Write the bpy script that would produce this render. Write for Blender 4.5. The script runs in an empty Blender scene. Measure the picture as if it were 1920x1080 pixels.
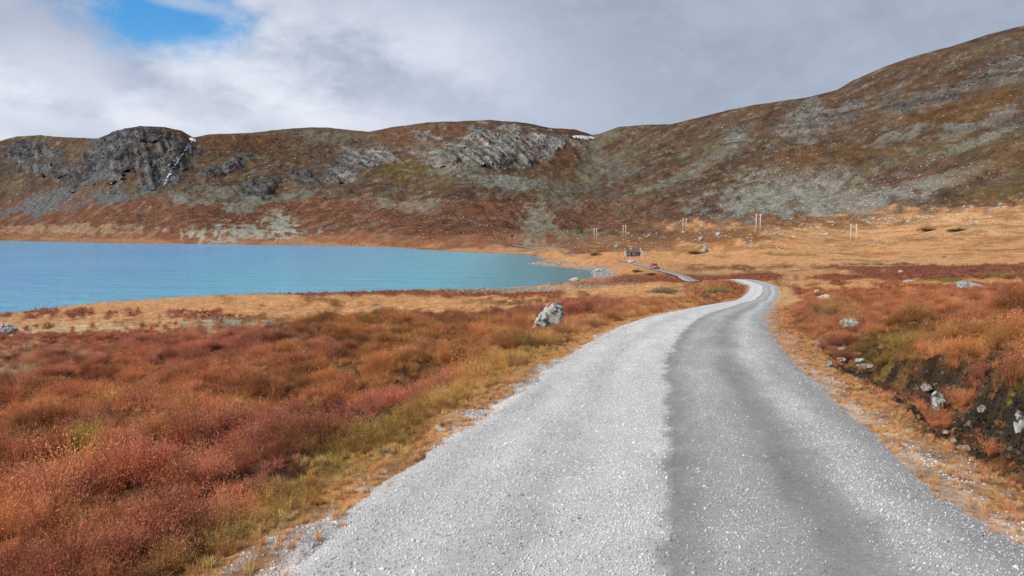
import bpy, bmesh, math, random
import numpy as np
from mathutils import Vector, Matrix, Euler

random.seed(7)
RNG = np.random.default_rng(11)
scene = bpy.context.scene
COL = scene.collection

# ------------------------------------------------------------------ camera
FPX, CXP, CYP = 1507.0, 960.0, 540.0            # focal length in 1920-wide pixels
PITCH = math.radians(3.986)
CAMZ = 1.65
cam_d = bpy.data.cameras.new('camera')
cam_d.sensor_width = 36.0
cam_d.lens = 36.0 * FPX / 1920.0
cam_d.clip_start = 0.05
cam_d.clip_end = 12000
cam = bpy.data.objects.new('camera', cam_d)
COL.objects.link(cam)
cam.location = (0, 0, CAMZ)
cam.rotation_euler = (math.pi / 2 - PITCH, 0, 0)
scene.camera = cam

# ------------------------------------------------------------------ light
SUN_AZ = math.radians(-122.0)      # compass direction towards the sun, from +Y, clockwise: behind-left
SUN_EL = math.radians(36.0)
sun_d = bpy.data.lights.new('sun', 'SUN')
sun_d.energy = 3.7
sun_d.angle = math.radians(0.6)
sun_d.color = (1.0, 0.93, 0.83)
sun = bpy.data.objects.new('sun', sun_d)
COL.objects.link(sun)
sdir = Vector((math.sin(SUN_AZ) * math.cos(SUN_EL), math.cos(SUN_AZ) * math.cos(SUN_EL), math.sin(SUN_EL)))
sun.rotation_euler = (-sdir).to_track_quat('-Z', 'Y').to_euler()
sun.location = sdir * 500

def pix_dir(px, py):
    u, v = (px - CXP) / FPX, (CYP - py) / FPX
    d = Vector((u, math.cos(PITCH) + math.sin(PITCH) * v, -math.sin(PITCH) + math.cos(PITCH) * v))
    return d.normalized()

def build_world():
    w = bpy.data.worlds.new('World')
    scene.world = w
    w.use_nodes = True
    nt = w.node_tree
    N, L = nt.nodes, nt.links
    N.clear()
    out = N.new('ShaderNodeOutputWorld')
    bg = N.new('ShaderNodeBackground')
    bg.inputs['Strength'].default_value = 0.1
    L.new(bg.outputs[0], out.inputs[0])
    sky = N.new('ShaderNodeTexSky')
    sky.sky_type = 'NISHITA'
    sky.sun_disc = False
    sky.sun_elevation = SUN_EL
    sky.sun_rotation = SUN_AZ
    sky.altitude = 1000
    sky.air_density = 1.2
    sky.dust_density = 0.3
    sky.ozone_density = 4.0
    hs_ = N.new('ShaderNodeHueSaturation'); hs_.inputs['Saturation'].default_value = 1.35; hs_.inputs['Value'].default_value = 1.55
    L.new(sky.outputs[0], hs_.inputs['Color'])
    tc = N.new('ShaderNodeTexCoord')

    def mth(op, a, b=None, clamp=False):
        n = N.new('ShaderNodeMath'); n.operation = op; n.use_clamp = clamp
        for i, x in enumerate((a, b)):
            if x is None: continue
            if isinstance(x, (int, float)): n.inputs[i].default_value = x
            else: L.new(x, n.inputs[i])
        return n.outputs[0]

    def noise(scale, detail, rough, off, stretch=(1, 1, 1.8), dist=0.0, lac=2.0):
        m = N.new('ShaderNodeMapping')
        m.inputs['Location'].default_value = off
        m.inputs['Scale'].default_value = stretch
        L.new(tc.outputs['Generated'], m.inputs['Vector'])
        n = N.new('ShaderNodeTexNoise')
        n.inputs['Scale'].default_value = scale
        n.inputs['Detail'].default_value = detail
        n.inputs['Roughness'].default_value = rough
        n.inputs['Lacunarity'].default_value = lac
        n.inputs['Distortion'].default_value = dist
        L.new(m.outputs[0], n.inputs['Vector'])
        return n.outputs[0]

    def smap(x, a, b, c=0.0, d=1.0):
        n = N.new('ShaderNodeMapRange'); n.interpolation_type = 'SMOOTHSTEP'
        L.new(x, n.inputs['Value'])
        for k, v in zip(('From Min', 'From Max', 'To Min', 'To Max'), (a, b, c, d)):
            n.inputs[k].default_value = v
        return n.outputs[0]

    sep = N.new('ShaderNodeSeparateXYZ')
    L.new(tc.outputs['Generated'], sep.inputs[0])
    fine = noise(9.0, 8, 0.58, (3.1, 1.7, 0.4), dist=0.25)
    mid = noise(4.6, 7, 0.55, (1.3, 5.2, 2.2), dist=0.4)
    big = noise(1.5, 4, 0.5, (8.3, 2.6, 6.1))

    def blob(px, py, rx, ry, rot=0.0):
        """soft ellipse round one direction of the sky (radii in pixels of the photograph)"""
        c = pix_dir(px, py)
        right = Vector((c.y, -c.x, 0)).normalized()
        up = right.cross(c).normalized()
        cr, sr = math.cos(rot), math.sin(rot)
        a1 = (right * cr + up * sr) * (FPX / rx)
        a2 = (up * cr - right * sr) * (FPX / ry)
        res = []
        for a in (a1, a2):
            d = N.new('ShaderNodeVectorMath'); d.operation = 'DOT_PRODUCT'
            d.inputs[1].default_value = a
            L.new(tc.outputs['Generated'], d.inputs[0])
            s = mth('SUBTRACT', d.outputs['Value'], a.dot(c))
            res.append(mth('MULTIPLY', s, s))
        r = mth('SQRT', mth('ADD', res[0], res[1]))
        # only the half of the sky that faces the ellipse
        d = N.new('ShaderNodeVectorMath'); d.operation = 'DOT_PRODUCT'
        d.inputs[1].default_value = c
        L.new(tc.outputs['Generated'], d.inputs[0])
        back = mth('MULTIPLY', mth('LESS_THAN', d.outputs['Value'], 0.2), 10.0)
        return mth('ADD', r, back)

    tiny = noise(26.0, 7, 0.6, (4.4, 7.7, 1.9), dist=0.3)
    nz = mth('SUBTRACT', mth('ADD', mth('ADD', mth('MULTIPLY', fine, 0.65), mth('MULTIPLY', tiny, 0.40)), mth('MULTIPLY', mid, 0.70)), 0.875)   # about -0.35 .. 0.35
    def sblob(px, py, rx, ry, rot=0.0, warp=1.6, soft=0.45):
        r = mth('ADD', blob(px, py, rx, ry, rot), mth('MULTIPLY', nz, warp))
        return smap(r, 1.0 - soft, 1.0 + soft, 1.0, 0.0)

    # brightness of the cloud sheet: grey base, torn white parts, darker banks
    side = mth('ADD', mth('MULTIPLY', smap(big, 0.42, 0.6), 0.0), smap(sblob(430, 150, 620, 280, 0, 0.6, 0.95), 0.0, 1.0, 0.32, 1.0))
    base = smap(big, 0.3, 0.7, -0.04, 0.06)
    bright = mth('ADD', base, 0.16)
    def add(x, y, k): return mth('ADD', x, mth('MULTIPLY', y, k))
    bright = add(bright, sblob(600, 150, 430, 170, -0.1, 1.6, 0.7), 0.52)
    bright = add(bright, sblob(-30, 170, 190, 170, 0.0, 1.7, 0.7), 0.58)
    bright = add(bright, sblob(300, 195, 420, 70, 0.0, 1.8, 0.7), 0.32)
    bright = add(bright, sblob(850, 100, 110, 110, 0.5, 1.6, 0.95), 0.14)
    bright = add(bright, sblob(125, 85, 125, 95, -0.2, 1.4, 0.45), -0.52)
    bright = add(bright, sblob(740, 165, 240, 50, -0.35, 2.0, 0.7), -0.30)
    bright = add(bright, sblob(420, 205, 150, 30, -0.3, 2.0, 0.7), -0.28)
    bright = add(bright, sblob(80, 225, 110, 36, -0.2, 1.5, 0.5), -0.32)
    bright = add(bright, mth('MULTIPLY', mth('SUBTRACT', mid, 0.5), side), 1.15)
    bright = add(bright, mth('MULTIPLY', mth('SUBTRACT', fine, 0.5), side), 1.0)
    bright = add(bright, mth('MULTIPLY', mth('SUBTRACT', tiny, 0.5), side), 0.75)
    bright = mth('MAXIMUM', mth('MINIMUM', bright, 1.0), 0.0)
    ramp = N.new('ShaderNodeValToRGB')
    e = ramp.color_ramp.elements
    e[0].position = 0.0; e[0].color = (0.300, 0.350, 0.455, 1)
    e[1].position = 1.0; e[1].color = (0.80, 0.84, 0.93, 1)
    m_ = e.new(0.45); m_.color = (0.50, 0.555, 0.685, 1)
    L.new(bright, ramp.inputs[0])
    up10 = N.new('ShaderNodeVectorMath'); up10.operation = 'SCALE'
    up10.inputs['Scale'].default_value = 10.0
    L.new(ramp.outputs[0], up10.inputs[0])
    # openings: one in view, others where the sheet happens to be thin overhead
    gap1 = sblob(298, 20, 142, 62, -0.12, 1.7, 0.4)
    gap2 = smap(mth('ADD', big, mth('MULTIPLY', nz, 0.5)), 0.66, 0.78)
    over = smap(sep.outputs['Z'], 0.32, 0.55)
    gap = mth('MAXIMUM', gap1, mth('MULTIPLY', gap2, over))
    veil = sblob(345, 4, 70, 12, -0.12, 1.2, 0.7)
    gap = mth('MULTIPLY', gap, mth('SUBTRACT', 1.0, mth('MULTIPLY', veil, 0.6)))
    mix = N.new('ShaderNodeMix'); mix.data_type = 'RGBA'
    L.new(gap, mix.inputs['Factor'])
    L.new(up10.outputs[0], mix.inputs['A'])
    L.new(hs_.outputs[0], mix.inputs['B'])
    L.new(mix.outputs['Result'], bg.inputs['Color'])
build_world()

scene.view_settings.view_transform = 'Standard'
scene.view_settings.look = 'None'
scene.view_settings.gamma = 1.0
scene.view_settings.exposure = 0.0
scene.view_settings.use_curve_mapping = False
scene.cycles.use_denoising = True
scene.cycles.max_bounces = 5
scene.cycles.diffuse_bounces = 2
scene.cycles.glossy_bounces = 2
scene.cycles.transmission_bounces = 2
scene.cycles.transparent_max_bounces = 4
scene.cycles.caustics_reflective = False
scene.cycles.caustics_refractive = False

# ------------------------------------------------------------------ helpers
def tag(o, label=None, cat=None, group=None, kind=None):
    if label: o['label'] = label
    if cat: o['category'] = cat
    if group: o['group'] = group
    if kind: o['kind'] = kind
    return o

def link_mesh(name, verts, faces, mat=None, parent=None, smooth=False):
    me = bpy.data.meshes.new(name)
    me.from_pydata([tuple(v) for v in verts], [], faces)
    if smooth: me.polygons.foreach_set('use_smooth', [True] * len(me.polygons))
    me.update()
    o = bpy.data.objects.new(name, me)
    if mat: me.materials.append(mat)
    COL.objects.link(o)
    if parent: o.parent = parent
    return o

def bm_obj(name, bm, mat=None, parent=None, smooth=False):
    me = bpy.data.meshes.new(name)
    bm.to_mesh(me); bm.free()
    if smooth: me.polygons.foreach_set('use_smooth', [True] * len(me.polygons))
    o = bpy.data.objects.new(name, me)
    if mat: me.materials.append(mat)
    COL.objects.link(o)
    if parent: o.parent = parent
    return o

def empty(name, loc, rz=0.0):
    o = bpy.data.objects.new(name, None)
    COL.objects.link(o)
    o.location = loc
    o.rotation_euler = (0, 0, rz)
    return o

def hsh(ix, iy, s):
    h = (ix.astype(np.int64) * 374761393 + iy.astype(np.int64) * 668265263 + s * 974711) & 0xFFFFFFFF
    h = ((h ^ (h >> 13)) * 1274126177) & 0xFFFFFFFF
    return (h ^ (h >> 16)) & 0xFFFFFFFF

def perlin(x, y, s=0):
    x0 = np.floor(x); y0 = np.floor(y)
    fx = x - x0; fy = y - y0
    u = fx * fx * fx * (fx * (fx * 6 - 15) + 10)
    v = fy * fy * fy * (fy * (fy * 6 - 15) + 10)
    def g(ix, iy, dx, dy):
        a = hsh(ix, iy, s) * (2 * math.pi / 4294967296.0)
        return np.cos(a) * dx + np.sin(a) * dy
    n00 = g(x0, y0, fx, fy); n10 = g(x0 + 1, y0, fx - 1, fy)
    n01 = g(x0, y0 + 1, fx, fy - 1); n11 = g(x0 + 1, y0 + 1, fx - 1, fy - 1)
    a = n00 + u * (n10 - n00); b = n01 + u * (n11 - n01)
    return (a + v * (b - a)) * 1.5

def fbm(x, y, octv=4, s=0, gain=0.5):
    t = np.zeros(np.shape(x)); a = 1.0; f = 1.0
    for i in range(octv):
        t = t + a * perlin(x * f + 17.3 * i, y * f - 9.1 * i, s + i * 7)
        a *= gain; f *= 2.03
    return t

def ridged(x, y, octv=4, s=0):
    t = np.zeros(np.shape(x)); a = 1.0; f = 1.0
    for i in range(octv):
        t = t + a * (1 - 2 * np.abs(perlin(x * f + 5.3 * i, y * f + 3.1 * i, s + i * 5)))
        a *= 0.5; f *= 2.1
    return t

def sstep(a, b, x):
    t = np.clip((x - a) / (b - a), 0, 1)
    return t * t * (3 - 2 * t)

def pchip(xk, Y, xq):
    """monotone cubic through Y[k, ...] at knots xk, at xq -> [len(xq), ...]"""
    xk = np.asarray(xk, float); Y = np.asarray(Y, float); xq = np.clip(np.asarray(xq, float), xk[0], xk[-1])
    h = np.diff(xk); hs = h.reshape((-1,) + (1,) * (Y.ndim - 1))
    dl = np.diff(Y, axis=0) / hs
    m = np.zeros_like(Y)
    w1 = 2 * hs[1:] + hs[:-1]; w2 = hs[1:] + 2 * hs[:-1]
    same = dl[:-1] * dl[1:] > 0
    with np.errstate(divide='ignore', invalid='ignore'):
        hm = (w1 + w2) / (w1 / dl[:-1] + w2 / dl[1:])
    m[1:-1] = np.where(same, np.nan_to_num(hm), 0)
    m[0] = dl[0]; m[-1] = dl[-1]
    i = np.clip(np.searchsorted(xk, xq, 'right') - 1, 0, len(xk) - 2)
    t = ((xq - xk[i]) / h[i]).reshape((-1,) + (1,) * (Y.ndim - 1))
    hh = h[i].reshape(t.shape)
    return ((1 + 2 * t) * (1 - t) ** 2) * Y[i] + t * (1 - t) ** 2 * hh * m[i] + t * t * (3 - 2 * t) * Y[i + 1] + t * t * (t - 1) * hh * m[i + 1]

CP, SP = math.cos(PITCH), math.sin(PITCH)
def unproject(px, py, d):
    v = (CYP - py) / FPX
    dy = CP + SP * v
    return d * ((px - CXP) / FPX) / dy, d, CAMZ + d * (-SP + CP * v) / dy
def project(x, y, z):
    zz = z - CAMZ
    f = y * CP - zz * SP
    u = y * SP + zz * CP
    f = np.maximum(f, 0.05)
    return CXP + FPX * x / f, CYP - FPX * u / f
def slope_to_py(depth, d):
    """pixel row of a point `depth` metres under the camera at forward distance d"""
    zz = -depth
    return CYP - FPX * (d * SP + zz * CP) / (d * CP - zz * SP)

# ------------------------------------------------------------------ terrain control columns
ND = [2.5, 4, 6, 9, 14, 20, 30, 45, 70, 100, 140, 190]
LB = -1  # lake bed mark
def depth_py(dep):
    return [(d, slope_to_py(q, d)) for d, q in zip(ND, dep)]
def bed(d): return (d, slope_to_py(15.0, d))
COLS = [
 (-900, depth_py([1.7,1.85,2.1,2.5,3.2,4.0,5.3,7.0,9.5,11.5,13,14]), [bed(400), bed(900), (1500,446),(1600,420),(1700,390),(1780,350),(1840,310),(1900,280)]),
 (0,    depth_py([1.7,1.85,2.1,2.45,3.1,3.9,5.0,6.6,8.9,11.2,13,14]), [bed(350), bed(750), (1135,450),(1210,432),(1280,405),(1350,352),(1410,305),(1470,265)]),
 (260,  depth_py([1.7,1.8,2.0,2.35,2.95,3.6,4.6,6.1,8.5,10.5,12.2,13.5]), [bed(330), bed(600), (830,456),(920,430),(1010,398),(1090,350),(1140,292),(1190,237)]),
 (362,  depth_py([1.7,1.8,2.0,2.3,2.85,3.4,4.3,5.8,8.2,10.2,11.9,13.2]), [bed(330), bed(560), (760,456),(850,428),(960,390),(1080,335),(1160,296),(1230,257)]),
 (520,  depth_py([1.7,1.75,1.97,2.27,2.75,3.2,3.9,5.8,8.2,10.0,11.6,13.0]), [bed(320), bed(560), (750,457),(860,428),(970,388),(1090,340),(1200,295),(1320,243)]),
 (640,  depth_py([1.7,1.72,1.95,2.25,2.7,3.0,3.35,5.8,8.2,9.9,11.4,13.0]), [bed(320), bed(500), (680,459),(780,432),(910,392),(1040,345),(1160,298),(1330,243)]),
 (720,  depth_py([1.7,1.7,1.92,2.2,2.62,2.95,3.3,5.6,7.9,9.7,11.4,12.9]), [bed(300), bed(450), (600,462),(720,434),(870,392),(1010,345),(1120,298),(1290,242)]),
 (860,  depth_py([1.7,1.66,1.85,2.1,2.45,2.85,3.45,5.0,7.0,9.2,11.2,12.6]), [bed(280), bed(400), (490,471),(630,442),(810,395),(960,342),(1050,285),(1210,228)]),
 (1000, depth_py([1.68,1.65,1.78,2.0,2.25,2.5,3.3,4.6,6.4,8.3,10.7,12.2]), [(260,505),(370,482),(450,473),(610,450),(800,410),(970,352),(1090,295),(1240,235)]),
 (1125, depth_py([1.66,1.65,1.76,1.93,2.15,2.45,3.05,4.1,5.9,7.9,10.1,11.5]), [(255,504),(330,486),(460,468),(650,445),(850,410),(1010,352),(1160,300),(1310,250)]),
 (1250, depth_py([1.65,1.65,1.76,1.93,2.13,2.4,3.05,4.1,5.9,7.6,9.6,10.95]), [(270,498),(370,480),(480,462),(650,438),(800,402),(950,345),(1100,290),(1250,233)]),
 (1420, depth_py([1.65,1.65,1.76,1.93,2.13,2.42,3.05,4.1,6.1,7.6,8.9,10.2]), [(255,498),(335,472),(430,438),(560,420),(700,396),(820,340),(980,270),(1130,198)]),
 (1600, depth_py([1.65,1.65,1.76,1.95,2.15,2.45,3.0,3.9,5.4,6.9,8.0,8.9]), [(255,489),(335,472),(425,455),(540,430),(660,395),(780,320),(900,240),(1030,150)]),
 (1760, depth_py([1.65,1.65,1.8,1.75,1.85,2.15,2.7,3.5,4.9,6.2,7.2,7.9]), [(245,481),(325,462),(415,436),(520,405),(620,360),(740,280),(850,190),(980,94)]),
 (1920, depth_py([1.65,1.65,1.75,1.5,1.65,2.0,2.5,3.3,4.4,5.3,5.9,6.3]), [(238,473),(310,452),(395,418),(480,385),(560,345),(670,260),(790,150),(930,48)]),
 (2250, depth_py([1.6,1.6,1.6,1.45,1.55,1.8,2.2,2.8,3.5,4.0,4.2,4.0]), [(225,458),(295,430),(370,392),(450,350),(530,300),(620,200),(720,80),(850,-60)]),
 (2900, depth_py([1.6,1.6,1.6,1.45,1.5,1.7,2.0,2.5,3.0,3.2,3.0,2.4]), [(220,450),(290,420),(360,380),(440,335),(520,280),(610,180),(700,60),(820,-80)]),
]
SKY = [(-900,280),(-400,272),(0,265),(30,256),(75,253),(120,258),(185,260),(215,247),(260,237),(310,238),(340,245),(362,258),(390,253),(470,249),(530,243),(580,239),(620,240),(690,248),(740,238),(800,230),(850,228),(920,225),(975,229),(1030,240),(1080,243),(1110,253),(1125,251),(1160,238),(1220,234),(1260,233),(1330,215),(1400,200),(1450,192),(1520,182),(1570,168),(1600,150),(1660,125),(1720,105),(1780,88),(1850,66),(1920,48),(2250,-60),(2900,-80)]

kx = [c[0] for c in COLS]
ctlD = np.array([[p[0] for p in c[1]] + [p[0] for p in c[2]] for c in COLS])     # cols x K
ctlY = np.array([[p[1] for p in c[1]] + [p[1] for p in c[2]] for c in COLS])
K = ctlD.shape[1]                      # 12 near + 8 far ; ridge is K-1
pxs = np.concatenate([np.linspace(-900, -20, 60)[:-1], np.linspace(-20, 1940, 1010), np.linspace(1940, 2900, 60)[1:]])
M = len(pxs)
colD = pchip(kx, np.log(ctlD), pxs)    # M x K
colY = pchip(kx, ctlY, pxs)
rows = [16, 26, 36, 40, 34, 34, 28, 28, 22, 20, 18, 18, 18, 22, 26, 32, 40, 40, 40]
tq = np.concatenate([np.linspace(k, k + 1, n, endpoint=False) for k, n in enumerate(rows)] + [[K - 1.0]])
LD = pchip(np.arange(K), colD.T, tq)   # R x M
PYG = pchip(np.arange(K), colY.T, tq)
# exact skyline
sk = np.interp(pxs, [p[0] for p in SKY], [p[1] for p in SKY])
corr = (sk - colY[:, K - 1])[None, :] * sstep(K - 3.0, K - 1.0, tq)[:, None]
PYG = PYG + corr
D = np.exp(LD)
PXG = np.broadcast_to(pxs[None, :], D.shape)
TQ = np.broadcast_to(tq[:, None], D.shape)
X, Y, Z = (np.array(a) for a in unproject(PXG, PYG, D))

# ------------------------------------------------------------------ lake outline (world)
LAKE_DEPTH = 12.0
ZL = CAMZ - LAKE_DEPTH
def on_plane(px, py, z):
    v = (CYP - py) / FPX
    dz = (-SP + CP * v); t = (z - CAMZ) / dz
    return (t * (px - CXP) / FPX, t * (CP + SP * v))
shore_px = [(-900,735),(-500,660),(-200,616),(0,588),(60,582),(100,577),(200,567),(330,557),(420,553),(500,551),(640,548),(800,543),(900,541),(980,538),(1040,531),(1080,526),(1104,519),(1112,511),(1098,505.5),(1050,501),(1005,497.5),(988,495),(1012,490.5),(1022,487),(1005,481),(985,478),(930,475.5),(870,473),(800,468.5),(740,464),(640,461),(500,459.3),(400,458),(250,456.5),(100,453),(0,451.2),(-400,449),(-900,447.5)]
LAKE = np.array([on_plane(a, b, ZL) for a, b in shore_px])
def lake_sdf(x, y):
    """>0 outside the lake, <0 in it"""
    sh = x.shape; x = x.ravel(); y = y.ravel()
    best = np.full(x.shape, 1e18); inside = np.zeros(x.shape, bool)
    n = len(LAKE)
    for i in range(n):
        ax, ay = LAKE[i]; bx, by = LAKE[(i + 1) % n]
        ex, ey = bx - ax, by - ay
        t = np.clip(((x - ax) * ex + (y - ay) * ey) / (ex * ex + ey * ey), 0, 1)
        best = np.minimum(best, (x - ax - t * ex) ** 2 + (y - ay - t * ey) ** 2)
        c = ((ay > y) != (by > y))
        xi = ax + (y - ay) / (by - ay if by != ay else 1e-9) * ex
        inside ^= c & (x < xi)
    d = np.sqrt(best); d[inside] *= -1
    return d.reshape(sh)
SD = np.full(X.shape, 400.0)
zone = (Y > 30) & (TQ < K - 4.5)
SD[zone] = lake_sdf(X[zone], Y[zone])
SDN = SD + perlin(X * 0.12, Y * 0.12, 41) * np.clip(Y * 0.008, 0.3, 3) + perlin(X * 0.5, Y * 0.5, 42) * 0.35

# ------------------------------------------------------------------ road (x as a function of y)
RW = 2.0
ry = np.array([-60, -20, 0, 3.8, 6.93, 9.0, 11.5, 18.0, 24.4, 36.5, 60, 85, 112, 125, 134, 150, 170, 195, 222, 240, 290, 330, 370, 455, 550, 640])
rx = np.array([-13.0, -4.3, 0.0, 0.79, 1.43, 1.90, 2.42, 4.06, 5.9, 10.0, 17.6, 26.2, 35.2, 38.6, 38.9, 37.5, 38.0, 40.8, 41.8, 42.3, 42.4, 36.5, 29.5, 21.0, 7.3, -8.0])
rdep = np.array([1.5, 1.6, 1.65, 1.65, 1.80, 1.90, 2.0, 2.3, 2.66, 3.5, 5.3, 7.05, 8.0, 8.15, 8.0, 9.2, 10.4, 10.6, 10.85, 11.05, 10.9, 11.1, 11.05, 11.0, 9.9, 9.3])
def road_x(y): return pchip(ry, rx, np.ravel(y)).reshape(np.shape(y))
def road_z(y): return CAMZ - pchip(ry, rdep, np.ravel(y)).reshape(np.shape(y))
def road_off(x, y):
    e = 0.25
    xr = road_x(y); sl = (road_x(y + e) - road_x(y - e)) / (2 * e)
    return (x - xr) / np.sqrt(1 + sl * sl)
OFF = np.full(X.shape, 500.0)
zr = (Y < 640) & (np.abs(X - 15) < 120)
OFF[zr] = road_off(X[zr], Y[zr])
AO = np.abs(OFF)

# ------------------------------------------------------------------ relief
def blob(px, py, cx, cy, bx, by, rot=0.0, soft=0.35, warp=0.5, nz=None):
    c, s = math.cos(rot), math.sin(rot)
    u = (px - cx) * c + (py - cy) * s; v = -(px - cx) * s + (py - cy) * c
    r = np.sqrt((u / bx) ** 2 + (v / by) ** 2)
    if nz is not None: r = r + warp * nz
    return sstep(1 + soft, 1 - soft, r)

ZN = fbm(PXG / 55.0, PYG / 24.0, 5, 3)             # uneven borders of the zones
ZN2 = fbm(PXG / 16.0 + 40, PYG / 7.0, 4, 9)
hill = sstep(K - 6.6, K - 5.2, TQ)
near = 1 - sstep(60, 160, Y)

# crags
CLIFF = [(905,285,115,34,-0.02),(840,300,40,20,0),(960,268,60,26,0.1),(1010,262,40,18,0.2),(690,295,60,16,0.0),
         (225,290,75,52,-0.5),(300,265,55,30,0.3),(170,320,40,24,-0.5),(290,330,60,20,0.2),(330,300,26,40,0.35),
         (1520,222,52,34,-0.3),(1600,205,50,16,-0.3),(1740,185,100,16,-0.22),(1860,150,60,18,-0.3),(1480,245,40,16,-0.4),
         (455,300,28,12,-0.4),(410,320,30,12,-0.4),(500,352,50,13,-0.2),(575,338,30,14,0.1),(640,330,30,20,0),
         (60,285,60,22,0.1),(90,320,50,16,0.0),(1690,260,60,12,-0.3),(1830,240,70,10,-0.3),(1375,262,26,16,-0.5)]
cliff = np.zeros(X.shape)
for cx, cy, bx, by, ro in CLIFF:
    cliff = np.maximum(cliff, blob(PXG, PYG, cx, cy, bx, by, ro, 0.35, 0.75, ZN))
cliff *= hill
# uneven hillside, m
hs = 1.0 - 0.86 * sstep(K - 1.25, K - 1.0, TQ)      # keep the skyline
hrel = sstep(K - 6.4, K - 3.4, TQ)
relief = hrel * hs * (5.0 * fbm(X / 95, Y / 95, 5, 21) + 2.6 * ridged(X / 42 + 0.3 * Y / 42, Y / 70, 4, 25) + 1.3 * fbm(X / 11, Y / 11, 4, 27))
Z = Z + relief
# crags lean out of the slope towards the valley
lat = PXG / FPX * D
out = cliff * hs * (1 - .6 * sstep(1150, 1300, PXG)) * (6.5 * ridged(lat / 26, Z / 70, 4, 31) + 3.2 * fbm(lat / 9, Z / 20, 4, 35))
L_ = np.hypot(X, Y)
X = X - out * X / L_ * 0.9; Y = Y - out * Y / L_ * 0.9
Z = Z + cliff * hs * 1.3 * ridged(lat / 14, Z / 12, 3, 37)
# moor: hummocks
mid = sstep(18, 60, Y) * (1 - hill)
offroad = sstep(RW + 0.2, RW + 2.2, AO)
Z = Z + offroad * (1 - hill) * (0.22 * fbm(X / 1.25, Y / 1.25, 3, 51) * (1 - sstep(30, 80, Y)) + 0.22 * fbm(X / 3.6, Y / 3.6, 3, 53) + mid * 0.28 * fbm(X / 16, Y / 16, 3, 55))
Z = Z + sstep(250, 420, Y) * (1 - hill) * 1.6 * fbm(X / 38, Y / 38, 4, 57)
# lake bed and shore
landw = sstep(0.0, 1.0, SDN / np.clip(Y * 0.12, 8, 45))
low = ZL + 0.04 + np.clip(SDN, 0, 12) * 0.045
Z = np.where(SDN > 0, np.maximum(low, Z * landw + low * (1 - landw)), ZL - 0.03 + np.maximum(SDN * 0.06, -5))
# road bed
RZ = np.zeros(X.shape); RZ[zr] = road_z(Y[zr])
bw = np.clip(1.2 + Y * 0.03, 1.2, 9.0)
wr = 1 - sstep(RW + 0.05, RW + 0.3 + bw, AO)
bedz = RZ - 0.07 * (1 - .25 * sstep(RW - .4, RW, AO) * (Y < 60)) - 0.05 * sstep(RW - 0.1, RW + 0.7, AO) * (Y < 90)
Z = np.where(zr, Z * (1 - wr) + bedz * wr, Z)
Z = Z + (AO < RW + 1.6) * (Y < 60) * sstep(RW - .55, RW - .05, AO) * (.032 * fbm(X / .32, Y / .45, 3, 65) + .050 * fbm(X / 1.1, Y / 1.4, 2, 66))
# roadside ditch with a peat bank on its far side
ds = OFF - RW
dal = sstep(2.0, 4.2, Y) * (1 - sstep(11.5, 17.0, Y))
wob = perlin(Y * 0.55, Y * 0 + 0.3, 61) * 0.28
q = ds - wob
ditch = dal * (sstep(0.45, 0.85, q) * (1 - sstep(1.15, 1.5, q)))
Z = Z - 0.34 * ditch * (0.75 + 0.5 * np.clip(fbm(X / .45, Y / .45, 3, 64), -1, 1))
bank = dal * sstep(1.2, 1.5, q) * (1 - sstep(2.2, 4.5, q))
Z = Z + bank * (0.09 + 0.12 * fbm(X / 0.5, Y / 0.5, 3, 63))
for hx, hy, sx, sy, hh in ((30, 131, 5.5, 6, 1.05), (24, 140, 6, 6, .8), (33, 292, 7, 9, 2.3), (27, 312, 7, 9, 2.2), (20, 385, 7, 9, 2.6), (15, 432, 8, 10, 2.0)):
    Z = Z + hh * np.exp(-((X - hx) / sx) ** 2 - ((Y - hy) / sy) ** 2) * sstep(RW + .8, RW + 3.0, AO) * (SDN > 2)
PX2, PY2 = project(X, Y, Z)

# ------------------------------------------------------------------ ground cover colours (albedo) and kind
def C(r, g, b): return np.array([r, g, b])
TAN, STRAW, CREAM = C(.58, .300, .135), C(.56, .335, .170), C(.60, .44, .27)
RED, WINE, RUST = C(.228, .092, .056), C(.196, .084, .058), C(.280, .124, .054)
BROWN, UMBER, OLIVE, MOSS = C(.150, .085, .045), C(.095, .060, .042), C(.205, .140, .045), C(.17, .15, .035)
ROCK, PALE, DARK, SCREE, BLUEG = C(.21, .215, .20), C(.31, .32, .25), C(.050, .054, .058), C(.310, .305, .258), C(.155, .165, .168)
PEAT, GRAVEL = C(.020, .014, .011), C(.47, .475, .47)
SH = X.shape + (3,)
colr = np.zeros(SH); grass = np.zeros(X.shape)
def lay(w, c, g=None, s=1.0):
    global colr, grass
    w = np.clip(w * s, 0, 1)
    colr = colr * (1 - w[..., None]) + c * w[..., None]
    if g is not None: grass = grass * (1 - w) + g * w
f1 = fbm(X / 5.5, Y / 9.0, 4, 71); f2 = fbm(X / 1.4, Y / 1.6, 4, 73); f3 = fbm(X / 26, Y / 40, 4, 75)
left = PXG < 1180
# --- near moor
lay(np.ones(X.shape), RED, 0.0)
lay(sstep(-0.15, 0.35, f1), RUST, 0.25)
lay(sstep(0.25, 0.6, f2), RUST * 0.9 + OLIVE * 0.1, 0.2, 0.7)
lay(sstep(0.3, 0.6, -f2 + 0.3 * f1), WINE, 0.0, 0.8)
def B(cx, cy, bx, by, c, g=None, s=1.0, rot=0.0, soft=0.4, warp=0.9, fine=False):
    lay(blob(PXG, PYG, cx, cy, bx, by, rot, soft, warp, ZN2 if fine else ZN), c, g, s)
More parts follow.
